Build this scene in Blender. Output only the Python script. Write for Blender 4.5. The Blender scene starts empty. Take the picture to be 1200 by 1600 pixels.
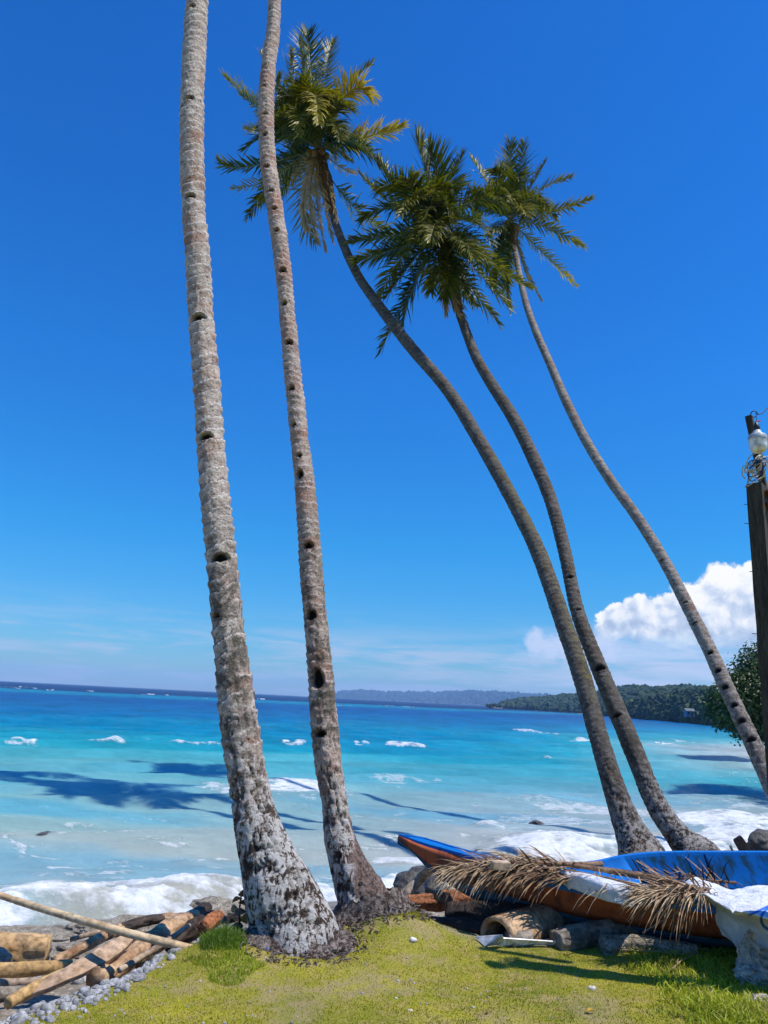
import bpy, math, random
import numpy as np
from mathutils import Vector, Matrix

# ------------------------------------------------------------------ camera, sky, sun, exposure
SC = bpy.context.scene
COL = SC.collection
R = math.radians
F = 1156.0
PITCH, ROLL, CAMZ = 14.26, 2.9, 1.6
cam_d = bpy.data.cameras.new('camera'); cam = bpy.data.objects.new('camera', cam_d); COL.objects.link(cam)
cam_d.sensor_fit = 'VERTICAL'; cam_d.sensor_height = 36.0; cam_d.lens = 36.0 * F / 1600.0
cam_d.clip_start = 0.05; cam_d.clip_end = 90000
CM = Matrix.Rotation(R(90 + PITCH), 4, 'X') @ Matrix.Rotation(R(ROLL), 4, 'Z')
cam.matrix_world = Matrix.Translation((0, 0, CAMZ)) @ CM
SC.camera = cam
SUN_EL, SUN_AZ = 63.0, 107.0          # azimuth clockwise from +Y (the view direction): the sun is on the right
SC.view_settings.view_transform = 'Standard'; SC.view_settings.look = 'None'
SC.view_settings.exposure = 0.0; SC.view_settings.gamma = 1.0; SC.view_settings.use_curve_mapping = False
SC.render.engine = 'CYCLES'
SC.cycles.max_bounces = 4; SC.cycles.use_adaptive_sampling = True; SC.cycles.adaptive_threshold = 0.02; SC.cycles.transparent_max_bounces = 4; SC.cycles.volume_bounces = 1
SC.cycles.use_denoising = True
SC.cycles.caustics_reflective = False; SC.cycles.caustics_refractive = False

sd = bpy.data.lights.new('sun', 'SUN'); sd.energy = 5.0; sd.angle = R(0.5); sd.color = (1.0, 0.955, 0.88)
sun = bpy.data.objects.new('sun', sd); COL.objects.link(sun)
sdir = Vector((math.sin(R(SUN_AZ)) * math.cos(R(SUN_EL)), math.cos(R(SUN_AZ)) * math.cos(R(SUN_EL)), math.sin(R(SUN_EL))))
sun.rotation_euler = sdir.to_track_quat('Z', 'Y').to_euler()

class NT:
    """tiny helper to wire node trees"""
    def __init__(self, nt): self.nt = nt
    def n(self, t, ins=None, **props):
        nd = self.nt.nodes.new(t)
        for k, v in props.items(): setattr(nd, k, v)
        for k, v in (ins or {}).items(): self.set(nd.inputs[k], v)
        return nd
    def set(self, sock, v):
        if isinstance(v, bpy.types.NodeSocket): self.nt.links.new(v, sock)
        else: sock.default_value = v
    def math(self, op, a, b=0.0, c=None, clamp=False):
        nd = self.n('ShaderNodeMath', operation=op, use_clamp=clamp); self.set(nd.inputs[0], a); self.set(nd.inputs[1], b)
        if c is not None: self.set(nd.inputs[2], c)
        return nd.outputs[0]
    def vmath(self, op, a, b=None):
        nd = self.n('ShaderNodeVectorMath', operation=op); self.set(nd.inputs[0], a)
        if b is not None: self.set(nd.inputs[1], b)
        return nd.outputs[0]
    def noise(self, vec, scale, detail=4, rough=0.55, dist=0.0):
        nd = self.n('ShaderNodeTexNoise', {'Scale': scale, 'Detail': detail, 'Roughness': rough, 'Distortion': dist})
        if vec is not None: self.set(nd.inputs['Vector'], vec)
        return nd.outputs['Fac']
    def ramp(self, fac, stops, interp='LINEAR'):
        nd = self.n('ShaderNodeValToRGB'); cr = nd.color_ramp; cr.interpolation = interp
        while len(cr.elements) > 1: cr.elements.remove(cr.elements[-1])
        for i, (p, c) in enumerate(stops):
            e = cr.elements[0] if i == 0 else cr.elements.new(p)
            e.position = p; e.color = (c, c, c, 1) if isinstance(c, (int, float)) else (*c, 1)
        self.set(nd.inputs[0], fac); return nd.outputs[0]
    def mix(self, fac, a, b, blend='MIX'):
        nd = self.n('ShaderNodeMix', data_type='RGBA', blend_type=blend)
        self.set(nd.inputs[0], fac)
        for s, v in ((nd.inputs[6], a), (nd.inputs[7], b)):
            if isinstance(v, tuple) and len(v) == 3: v = (*v, 1)
            self.set(s, v)
        return nd.outputs[2]
    def attr(self, name, out='Fac'): return self.n('ShaderNodeAttribute', attribute_name=name).outputs[out]
    def mapping(self, vec, scale):
        nd = self.n('ShaderNodeMapping'); self.set(nd.inputs[0], vec); nd.inputs['Scale'].default_value = scale
        return nd.outputs[0]
    def coord(self, o='Object'): return self.n('ShaderNodeTexCoord').outputs[o]
    def bump(self, h, strength=0.5, dist=0.02):
        return self.n('ShaderNodeBump', {'Strength': strength, 'Distance': dist, 'Height': h}).outputs[0]

W = bpy.data.worlds.new('World'); SC.world = W; W.use_nodes = True
W.node_tree.nodes.clear(); w = NT(W.node_tree)
sky = w.n('ShaderNodeTexSky', sky_type='NISHITA', sun_disc=False, sun_elevation=R(SUN_EL), sun_rotation=R(SUN_AZ),
          altitude=0, air_density=1.0, dust_density=0.25, ozone_density=2.2)
hs = w.n('ShaderNodeHueSaturation', {'Hue': 0.5, 'Saturation': 1.22, 'Value': 1.0, 'Fac': 1.0, 'Color': sky.outputs[0]})
geo = w.n('ShaderNodeTexCoord').outputs['Generated']
sep = w.n('ShaderNodeSeparateXYZ', {0: geo})
zz = sep.outputs[2]
# clean-air tint: deeper blue aloft, softer blue low down
tint = w.ramp(zz, [(0.0, (0.50, 0.76, 1.10)), (0.06, (0.36, 0.82, 1.22)), (0.20, (0.20, 1.0, 1.50)), (0.41, (0.215, 1.08, 1.80)), (0.71, (0.20, 1.02, 1.82))])
skyc = w.mix(1.0, hs.outputs[0], tint, 'MULTIPLY')
# thin layered cloud low over the sea (directions, so it stays put at infinity)
cv = w.mapping(geo, (3.0, 3.0, 34.0))
n1 = w.noise(cv, 1.6, 5, 0.6, 0.4)
n2 = w.noise(w.mapping(geo, (7.0, 7.0, 60.0)), 2.0, 6, 0.65, 0.6)
band = w.ramp(zz, [(0.0, 0.55), (0.022, 0.75), (0.06, 0.85), (0.085, 0.25), (0.12, 0.0)])
lay = w.ramp(w.math('ADD', w.math('MULTIPLY', n1, 0.75), w.math('MULTIPLY', n2, 0.35)), [(0.50, 0.0), (0.66, 1.0)])
cf = w.math('MULTIPLY', lay, w.math('MULTIPLY', band, 0.75))
skyc2 = w.mix(cf, skyc, (5.5, 6.1, 7.9, 1))
# bank of low stratus on the right, under the cumulus
az = w.math('ARCTAN2', sep.outputs[0], sep.outputs[1])
n3 = w.noise(w.mapping(geo, (5.0, 5.0, 26.0)), 2.2, 7, 0.62, 0.5)
rb = w.ramp(w.math('ADD', az, w.math('MULTIPLY', w.math('SUBTRACT', n3, 0.5), 0.25)), [(0.17, 0.0), (0.27, 0.75), (0.60, 1.0)])
zb = w.ramp(w.math('ADD', zz, w.math('MULTIPLY', w.math('SUBTRACT', n3, 0.5), 0.05)), [(0.0, 0.45), (0.03, 0.9), (0.085, 0.85), (0.112, 0.0)])
n4 = w.ramp(n3, [(0.36, 0.35), (0.58, 1.0)])
cf2 = w.math('MULTIPLY', w.math('MULTIPLY', rb, zb), n4)
skyc3 = w.mix(cf2, skyc2, w.mix(n3, (4.2, 5.6, 8.6), (7.4, 8.0, 9.8)))
# cumulus: billowing masses laid out by direction (azimuth, height above the horizon)
def sky_dir(px, py):
    v = CM.to_3x3() @ Vector(((px - 600) / F, (800 - py) / F, -1.0)); v.normalize(); return math.atan2(v.x, v.y), v.z
nb1 = w.n('ShaderNodeTexNoise', {'Vector': geo, 'Scale': 22.0, 'Detail': 8.0, 'Roughness': 0.62})
warp = w.vmath('ADD', geo, w.vmath('MULTIPLY', w.vmath('SUBTRACT', nb1.outputs['Color'], (0.5, 0.5, 0.5)), (0.035, 0.035, 0.035)))
def puffs(shift):
    vec = w.vmath('ADD', warp, shift)
    a_ = w.n('ShaderNodeTexVoronoi', {'Vector': vec, 'Scale': 30.0}, feature='F1')
    b_ = w.n('ShaderNodeTexVoronoi', {'Vector': vec, 'Scale': 74.0}, feature='F1')
    n_ = w.noise(vec, 60.0, 7, 0.62)
    h = w.math('ADD', w.math('MULTIPLY', a_.outputs['Distance'], -0.62), w.math('MULTIPLY', b_.outputs['Distance'], -0.34))
    return w.math('ADD', w.math('ADD', h, 0.56), w.math('MULTIPLY', w.math('SUBTRACT', n_, 0.5), 0.55))
h0 = puffs((0, 0, 0)); h1 = puffs((0.0075, -0.002, 0.011))
sp2 = w.n('ShaderNodeSeparateXYZ', {0: warp}); az2 = w.math('ARCTAN2', sp2.outputs[0], sp2.outputs[1]); z2 = sp2.outputs[2]
def field(blobs, a_, z_):
    out = None
    for (x, y, r) in blobs:
        ca, cz = sky_dir(x, y); rr = r / F * 0.95
        da = w.math('DIVIDE', w.math('SUBTRACT', a_, ca), rr); dz = w.math('DIVIDE', w.math('SUBTRACT', z_, cz), rr)
        d = w.math('SQRT', w.math('ADD', w.math('MULTIPLY', da, da), w.math('MULTIPLY', dz, dz)))
        k = w.math('SUBTRACT', 1.0, d); out = k if out is None else w.math('SMOOTH_MAX', out, k, 0.25)
    return out
BIG = [(960, 972, 34), (1005, 968, 42), (1048, 966, 46), (1092, 955, 50), (1130, 938, 52), (1165, 925, 50), (1210, 935, 70), (1265, 950, 78), (1330, 975, 70), (1150, 975, 60)]
fb_ = field(BIG, az2, z2)
f1 = w.math('ADD', w.math('MULTIPLY', w.math('MINIMUM', fb_, 0.5), 1.0), w.math('MULTIPLY', h0, 0.55))
basez = sky_dir(1040, 1004)[1]
cut = w.ramp(w.math('MULTIPLY', w.math('SUBTRACT', w.math('ADD', zz, w.math('MULTIPLY', w.math('SUBTRACT', n3, 0.5), 0.012)), basez - 0.010), 40.0), [(0.0, 0.0), (0.9, 1.0)])
mk = w.math('MULTIPLY', w.ramp(f1, [(0.06, 0.0), (0.17, 1.0)]), cut)
rel = w.math('MULTIPLY', w.math('SUBTRACT', h0, h1), 1.25)
up = w.math('MULTIPLY', w.math('SUBTRACT', zz, basez), 9.0)
edge_ = w.math('MULTIPLY', w.math('SUBTRACT', 0.40, w.math('MINIMUM', fb_, 0.6)), 0.55)
lit = w.math('ADD', w.math('ADD', w.math('ADD', 0.22, up), rel), edge_)
ccol = w.ramp(lit, [(0.0, (0.42, 0.53, 0.74)), (0.35, (0.60, 0.70, 0.87)), (0.65, (0.86, 0.90, 0.97)), (0.9, (1.0, 1.0, 1.0))])
ccol = w.mix(1.0, ccol, (10.0, 10.0, 10.0), 'MULTIPLY')
skyc4 = w.mix(mk, skyc3, ccol)
fs_ = field([(838, 1000, 22), (862, 1010, 26), (890, 1016, 30), (918, 1016, 30), (945, 1012, 30)], az2, z2)
f2 = w.math('ADD', w.math('MINIMUM', fs_, 0.5), w.math('MULTIPLY', h0, 0.8))
mk2 = w.math('MULTIPLY', w.ramp(f2, [(0.05, 0.0), (0.55, 0.75)]), 1.0)
skyc4 = w.mix(w.math('MULTIPLY', mk2, w.math('SUBTRACT', 1.0, mk)), skyc4, (6.6, 7.3, 9.6, 1))
skyc3 = skyc4
bg = w.n('ShaderNodeBackground', {'Color': skyc3, 'Strength': 0.104})
wo = w.n('ShaderNodeOutputWorld', {0: bg.outputs[0]})

# ------------------------------------------------------------------ helpers
rng = np.random.default_rng(7); random.seed(7)
CMn = np.array(CM.to_3x3())
def ray(px, py):
    return CMn @ np.array([(px - 600) / F, (800 - py) / F, -1.0])
def at_z(px, py, z):
    d = ray(px, py); t = (z - CAMZ) / d[2]; return np.array([d[0] * t, d[1] * t, z])
def at_y(px, py, Y):
    d = ray(px, py); t = Y / d[1]; return np.array([0, 0, CAMZ]) + d * t
def at_slant(px, py, Y0, k):                      # plane Y = Y0 + k z
    d = ray(px, py); t = (Y0 + k * CAMZ) / (d[1] - k * d[2]); return np.array([0, 0, CAMZ]) + d * t
def proj(P):
    P = np.atleast_2d(P); q = (P - np.array([0, 0, CAMZ])) @ CMn
    return np.stack([600 + F * q[:, 0] / -q[:, 2], 800 - F * q[:, 1] / -q[:, 2]], 1), -q[:, 2]

def _hash(i, j, k, s):
    n = (i * 374761393 + j * 668265263 + k * 2147483647 + s * 974634777) & 0xffffffff
    n = ((n ^ (n >> 13)) * 1274126177) & 0xffffffff
    n = ((n ^ (n >> 16)) * 2246822519) & 0xffffffff
    return ((n ^ (n >> 15)) & 0xffffff) / float(0xffffff)
def vnoise(x, y, z=None, s=0):
    x = np.asarray(x, float); y = np.asarray(y, float); z = np.zeros_like(x) if z is None else np.asarray(z, float)
    i, j, k = np.floor(x).astype(np.int64), np.floor(y).astype(np.int64), np.floor(z).astype(np.int64)
    f = lambda t: t * t * (3 - 2 * t)
    u, v, q = f(x - i), f(y - j), f(z - k); r = 0
    for a in (0, 1):
        for b in (0, 1):
            for c in (0, 1):
                r = r + _hash(i + a, j + b, k + c, s) * (u if a else 1 - u) * (v if b else 1 - v) * (q if c else 1 - q)
    return r
def fbm(x, y, z=None, o=4, s=0, g=0.5):
    r, a, t = 0, 1.0, 0
    z = np.zeros_like(np.asarray(x, float)) if z is None else z
    for i in range(o):
        r = r + a * vnoise(np.asarray(x) * 2 ** i + 17.3 * i, np.asarray(y) * 2 ** i - 9.1 * i, np.asarray(z) * 2 ** i + 3.7 * i, s + i); t += a; a *= g
    return r / t
def sstep(a, b, x):
    t = np.clip((np.asarray(x, float) - a) / (b - a), 0, 1); return t * t * (3 - 2 * t)

def mesh(name, verts, faces, mats, parent=None, smooth=True, attrs=None, colattrs=None, matidx=None):
    me = bpy.data.meshes.new(name)
    verts = np.asarray(verts, np.float32)
    if isinstance(faces, np.ndarray):
        nf, k = faces.shape
        me.vertices.add(len(verts)); me.vertices.foreach_set('co', verts.ravel())
        me.loops.add(nf * k); me.loops.foreach_set('vertex_index', faces.ravel().astype(np.int32))
        me.polygons.add(nf); me.polygons.foreach_set('loop_start', np.arange(0, nf * k, k, dtype=np.int32))
        me.polygons.foreach_set('loop_total', np.full(nf, k, np.int32))
        me.update(calc_edges=True)
    else:
        me.from_pydata([tuple(map(float, v)) for v in verts], [], [tuple(map(int, f)) for f in faces]); me.update()
    for k_, v_ in (attrs or {}).items():
        a = me.attributes.new(k_, 'FLOAT', 'POINT'); a.data.foreach_set('value', np.asarray(v_, np.float32).ravel())
    for k_, v_ in (colattrs or {}).items():
        a = me.attributes.new(k_, 'FLOAT_COLOR', 'POINT')
        v4 = np.ones((len(verts), 4), np.float32); v4[:, :3] = v_; a.data.foreach_set('color', v4.ravel())
    for m in (mats if isinstance(mats, (list, tuple)) else [mats]): me.materials.append(m)
    if matidx is not None: me.polygons.foreach_set('material_index', np.asarray(matidx, np.int32))
    me.polygons.foreach_set('use_smooth', np.full(len(me.polygons), smooth))
    me.validate(); me.update()
    o = bpy.data.objects.new(name, me); COL.objects.link(o)
    if parent is not None: o.parent = parent
    return o
def tag(o, label, cat, group=None):
    o['label'] = label; o['category'] = cat
    if group: o['group'] = group
    return o
def struct(o): o['kind'] = 'structure'; return o
def stuff(o, label=None, cat=None):
    o['kind'] = 'stuff'
    if label: o['label'] = label; o['category'] = cat
    return o
def empty(name, label, cat, loc=(0, 0, 0), group=None):
    o = bpy.data.objects.new(name, None); COL.objects.link(o); o.location = loc; o.empty_display_size = 0.1
    return tag(o, label, cat, group)
def child(o, root):                               # parent with geometry given in world space
    o.parent = root; o.matrix_parent_inverse = Matrix.Translation(-Vector(root.location)); return o

def grid_faces(n, m, wrap=False):
    """n rows of m verts"""
    i = np.arange(n - 1)[:, None]; j = np.arange(m if wrap else m - 1)[None, :]
    a = i * m + j; b = i * m + (j + 1) % m
    return np.stack([a, b, b + m, a + m], -1).reshape(-1, 4)
def resample(P, n):
    P = np.asarray(P, float); d = np.r_[0, np.cumsum(np.linalg.norm(np.diff(P[:, :3], axis=0), axis=1))]
    t = np.linspace(0, d[-1], n); m = np.gradient(P, d, axis=0) if len(P) > 2 else None
    if m is None: return np.stack([np.interp(t, d, P[:, c]) for c in range(P.shape[1])], 1)
    out = np.empty((n, P.shape[1])); k = np.clip(np.searchsorted(d, t, 'right') - 1, 0, len(d) - 2)
    h = (d[k + 1] - d[k])[:, None]; u = ((t - d[k])[:, None]) / h
    out = (2*u**3 - 3*u**2 + 1) * P[k] + (u**3 - 2*u**2 + u) * h * m[k] + (-2*u**3 + 3*u**2) * P[k + 1] + (u**3 - u**2) * h * m[k + 1]
    return out
def frames(P, ref=(1, 0, 0)):
    T = np.gradient(P, axis=0); T /= np.linalg.norm(T, axis=1)[:, None]
    ref = np.array(ref, float); U = ref - (T @ ref)[:, None] * T; U /= np.linalg.norm(U, axis=1)[:, None]
    return T, U, np.cross(T, U)
def tube_vf(P, rad, m=12, ref=None, disp=None, cap=True):
    """tube as (verts, faces); rad per ring; disp(theta, s) added to the radius"""
    P = np.asarray(P, float); n = len(P); rad = np.broadcast_to(np.asarray(rad, float), (n,))
    if ref is None:
        d = P[-1] - P[0]; ref = (0, 0, 1) if abs(d[2]) < 0.7 * np.linalg.norm(d) else (1, 0, 0)
    T, U, V = frames(P, ref); th = np.linspace(0, 2 * np.pi, m, endpoint=False)
    s = np.r_[0, np.cumsum(np.linalg.norm(np.diff(P, axis=0), axis=1))]
    rr = rad[:, None] + (disp(th[None, :], s[:, None]) if disp else 0 * th[None, :])
    verts = P[:, None, :] + rr[..., None] * (np.cos(th)[None, :, None] * U[:, None, :] + np.sin(th)[None, :, None] * V[:, None, :])
    verts = verts.reshape(-1, 3); faces = [tuple(f) for f in grid_faces(n, m, True)]
    if cap:
        for base, c in ((0, P[0]), ((n - 1) * m, P[-1])):
            verts = np.vstack([verts, c]); ci = len(verts) - 1
            for j in range(m):
                a, b = base + j, base + (j + 1) % m
                faces.append((b, a, ci) if base == 0 else (a, b, ci))
    return verts, faces
def join_vf(parts):
    V, Fc, o = [], [], 0
    for v, f in parts:
        V.append(np.asarray(v, float)); Fc += [tuple(i + o for i in q) for q in f]; o += len(v)
    return np.vstack(V), Fc
def box_vf(c, size, rot=None):
    s = np.array(size) / 2; v = np.array([[x, y, z] for x in (-1, 1) for y in (-1, 1) for z in (-1, 1)], float) * s
    if rot is not None: v = v @ np.array(rot).T
    return v + np.array(c), [(0, 1, 3, 2), (4, 6, 7, 5), (0, 4, 5, 1), (2, 3, 7, 6), (0, 2, 6, 4), (1, 5, 7, 3)]
def bevel(o, w=0.005, seg=2):
    m = o.modifiers.new('bevel', 'BEVEL'); m.width = w; m.segments = seg; m.limit_method = 'ANGLE'; return o
def ico(sub):
    t = (1 + 5 ** .5) / 2
    v = [(-1, t, 0), (1, t, 0), (-1, -t, 0), (1, -t, 0), (0, -1, t), (0, 1, t), (0, -1, -t), (0, 1, -t), (t, 0, -1), (t, 0, 1), (-t, 0, -1), (-t, 0, 1)]
    f = [(0, 11, 5), (0, 5, 1), (0, 1, 7), (0, 7, 10), (0, 10, 11), (1, 5, 9), (5, 11, 4), (11, 10, 2), (10, 7, 6), (7, 1, 8), (3, 9, 4), (3, 4, 2), (3, 2, 6), (3, 6, 8), (3, 8, 9), (4, 9, 5), (2, 4, 11), (6, 2, 10), (8, 6, 7), (9, 8, 1)]
    v = [np.array(p, float) / np.linalg.norm(p) for p in v]
    for _ in range(sub):
        c = {}; nf = []
        def mid(a, b):
            k = (min(a, b), max(a, b))
            if k not in c: p = v[a] + v[b]; v.append(p / np.linalg.norm(p)); c[k] = len(v) - 1
            return c[k]
        for a, b, d in f:
            x, y, z = mid(a, b), mid(b, d), mid(d, a); nf += [(a, x, z), (b, y, x), (d, z, y), (x, y, z)]
        f = nf
    return np.array(v), np.array(f)
ICO = {k: ico(k) for k in (0, 1, 2, 3, 4, 5)}
def rock_vf(c, size, sub=3, seed=0, rough=0.35, freq=1.3, rotz=0.0):
    v, f = ICO[sub]; r = 1 + rough * (fbm(v[:, 0] * freq + seed * 3.1, v[:, 1] * freq + seed, v[:, 2] * freq, 5, seed) - 0.5) * 2
    q = np.round(v * 2.2 + seed) ; r *= 1
    p = v * r[:, None] * np.array(size); ca, sa = math.cos(rotz), math.sin(rotz)
    p = p @ np.array([[ca, sa, 0], [-sa, ca, 0], [0, 0, 1]])
    return p + np.array(c), [tuple(x) for x in f]

def newmat(name):
    m = bpy.data.materials.new(name); m.use_nodes = True; m.node_tree.nodes.clear(); return m, NT(m.node_tree)
def finish(t, color, rough=0.7, spec=0.4, normal=None, trans=0.0, metallic=0.0, tcol=None, coat=0.0):
    ins = {'Base Color': color if not (isinstance(color, tuple) and len(color) == 3) else (*color, 1), 'Roughness': rough,
           'Specular IOR Level': spec, 'Metallic': metallic, 'Coat Weight': coat}
    if normal is not None: ins['Normal'] = normal
    b = t.n('ShaderNodeBsdfPrincipled', ins).outputs[0]
    if trans:
        tc = tcol if tcol is not None else color
        tr = t.n('ShaderNodeBsdfTranslucent', {'Color': tc if not (isinstance(tc, tuple) and len(tc) == 3) else (*tc, 1)})
        b = t.n('ShaderNodeMixShader', {0: trans, 1: b, 2: tr.outputs[0]}).outputs[0]
    t.n('ShaderNodeOutputMaterial', {0: b})

# ------------------------------------------------------------------ materials
M = {}
def simple(name, c1, c2, scale=6, rough=0.7, spec=0.35, bump=0.3, bd=0.01, stretch=(1, 1, 1), lo=0.35, hi=0.65, detail=6):
    m, t = newmat(name); v = t.mapping(t.coord(), stretch)
    n = t.noise(v, scale, detail, 0.62); c = t.mix(t.ramp(n, [(lo, 0.0), (hi, 1.0)]), c1, c2)
    n2 = t.noise(v, scale * 5, 4, 0.6)
    c = t.mix(0.7, c, t.mix(1.0, c, t.ramp(n2, [(0.34, 0.25), (0.5, 0.9), (0.68, 1.45)]), 'MULTIPLY'))
    finish(t, c, rough, spec, t.bump(n2, bump, bd)); M[name] = m; return m
simple('bleached_wood', (0.20, 0.13, 0.085), (0.46, 0.35, 0.24), 5, stretch=(1, 1, 1))
simple('brown_wood', (0.22, 0.11, 0.05), (0.56, 0.37, 0.21), 5, bump=0.6)
simple('golden_wood', (0.28, 0.15, 0.05), (0.60, 0.40, 0.20), 4, bump=0.6)
simple('dark_and_shadow_wood', (0.02, 0.013, 0.01), (0.07, 0.045, 0.03), 8)  # dark timber colour, also used for painted trunk shadow on driftwood
simple('plank_wood', (0.40, 0.25, 0.14), (0.62, 0.46, 0.33), 4, bump=0.2)
simple('plank_edge', (0.38, 0.22, 0.08), (0.55, 0.36, 0.15), 5, bump=0.3)
simple('log_gray', (0.08, 0.065, 0.05), (0.30, 0.25, 0.19), 6, bump=0.7)
simple('orange_husk', (0.17, 0.05, 0.018), (0.42, 0.16, 0.06), 9, bump=0.8, bd=0.02)
simple('bamboo', (0.46, 0.30, 0.15), (0.66, 0.50, 0.30), 4, bump=0.1, rough=0.55)
simple('post_wood', (0.030, 0.026, 0.020), (0.085, 0.070, 0.048), 5, stretch=(8, 8, 0.8), bump=0.5, rough=0.85)
simple('coral_rock', (0.40, 0.33, 0.25), (0.78, 0.71, 0.60), 7, bump=1.0, bd=0.03, rough=0.9)
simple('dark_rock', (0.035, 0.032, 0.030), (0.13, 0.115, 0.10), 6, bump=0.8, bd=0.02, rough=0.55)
simple('beach_rock', (0.22, 0.18, 0.13), (0.50, 0.44, 0.35), 14, bump=1.0, bd=0.03, rough=0.9)
simple('rust', (0.10, 0.03, 0.015), (0.26, 0.09, 0.04), 12, bump=0.5, rough=0.8)
simple('dry_leaf', (0.20, 0.115, 0.055), (0.58, 0.42, 0.25), 9, bump=0.2, rough=0.6)
simple('dry_leaf_dark', (0.10, 0.05, 0.025), (0.34, 0.20, 0.10), 9, bump=0.2, rough=0.65)
simple('yellow_leaf', (0.42, 0.22, 0.03), (0.70, 0.45, 0.05), 9, bump=0.2, rough=0.5)
simple('brown_leaf', (0.09, 0.045, 0.02), (0.40, 0.22, 0.09), 14, bump=0.2, rough=0.6)
simple('white_plastic', (0.70, 0.71, 0.72), (0.82, 0.82, 0.82), 4, bump=0.0, rough=0.35)
simple('grey_plastic', (0.42, 0.45, 0.48), (0.52, 0.54, 0.56), 4, bump=0.0, rough=0.4)
simple('black_plastic', (0.012, 0.012, 0.015), (0.03, 0.03, 0.035), 4, bump=0.0, rough=0.4)
simple('blue_wire', (0.012, 0.02, 0.09), (0.03, 0.05, 0.16), 4, bump=0.0, rough=0.5)
simple('cable', (0.40, 0.35, 0.24), (0.62, 0.56, 0.42), 14, bump=0.0, rough=0.5)
simple('red_plastic', (0.55, 0.04, 0.03), (0.7, 0.08, 0.05), 4, bump=0.0, rough=0.4)
simple('blue_stick', (0.05, 0.11, 0.25), (0.10, 0.20, 0.38), 9, bump=0.0, rough=0.5)
simple('gravel', (0.17, 0.165, 0.16), (0.45, 0.44, 0.43), 9, bump=0.4, bd=0.01, rough=0.85)
simple('pale_stone', (0.52, 0.48, 0.42), (0.72, 0.68, 0.60), 14, bump=0.4, rough=0.85)
simple('house_wall', (0.14, 0.22, 0.30), (0.20, 0.30, 0.38), 2, bump=0)
simple('house_roof', (0.10, 0.12, 0.13), (0.16, 0.18, 0.19), 2, bump=0)
simple('bark', (0.05, 0.035, 0.025), (0.15, 0.115, 0.085), 5, bump=0.6)
simple('rachis', (0.16, 0.15, 0.03), (0.28, 0.24, 0.06), 4, bump=0.1, rough=0.5)
simple('sheath', (0.06, 0.035, 0.018), (0.22, 0.13, 0.065), 10, bump=0.6, stretch=(3, 3, 1))
simple('coconut', (0.14, 0.10, 0.03), (0.34, 0.20, 0.06), 3, bump=0.1, rough=0.5)

def leaf_mat(name, base, yellow, dead, trans=0.35, rough=0.38, spec=0.5):
    m, t = newmat(name); a = t.attr('tint'); d = t.attr('dead')
    n = t.noise(t.coord(), 2.5, 3)
    c = t.mix(a, base, yellow); c = t.mix(d, c, dead)
    c = t.mix(0.5, c, t.mix(1.0, c, t.ramp(n, [(0.3, 0.5), (0.7, 1.5)]), 'MULTIPLY'))
    finish(t, c, rough, spec, None, trans, tcol=t.mix(1.0, c, t.mix(d, (1.3, 1.5, 0.6), (0.9, 0.72, 0.6)), 'MULTIPLY')); M[name] = m
leaf_mat('frond_leaf', (0.014, 0.052, 0.009), (0.50, 0.36, 0.010), (0.62, 0.46, 0.28), 0.26, 0.44, 0.20)
leaf_mat('tree_leaf', (0.018, 0.045, 0.009), (0.09, 0.14, 0.015), (0.2, 0.12, 0.05), 0.22, 0.45, 0.5)
leaf_mat('forest_leaf', (0.016, 0.042, 0.032), (0.065, 0.095, 0.03), (0.1, 0.08, 0.05), 0.0, 0.8, 0.2)
leaf_mat('grass_leaf', (0.15, 0.185, 0.010), (0.46, 0.41, 0.028), (0.42, 0.33, 0.12), 0.30, 0.6, 0.25)
leaf_mat('weed_leaf', (0.10, 0.19, 0.015), (0.46, 0.47, 0.04), (0.45, 0.36, 0.15), 0.30, 0.5, 0.3)
leaf_mat('dark_grass_leaf', (0.055, 0.14, 0.015), (0.26, 0.34, 0.035), (0.25, 0.2, 0.08), 0.30, 0.5, 0.3)

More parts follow.
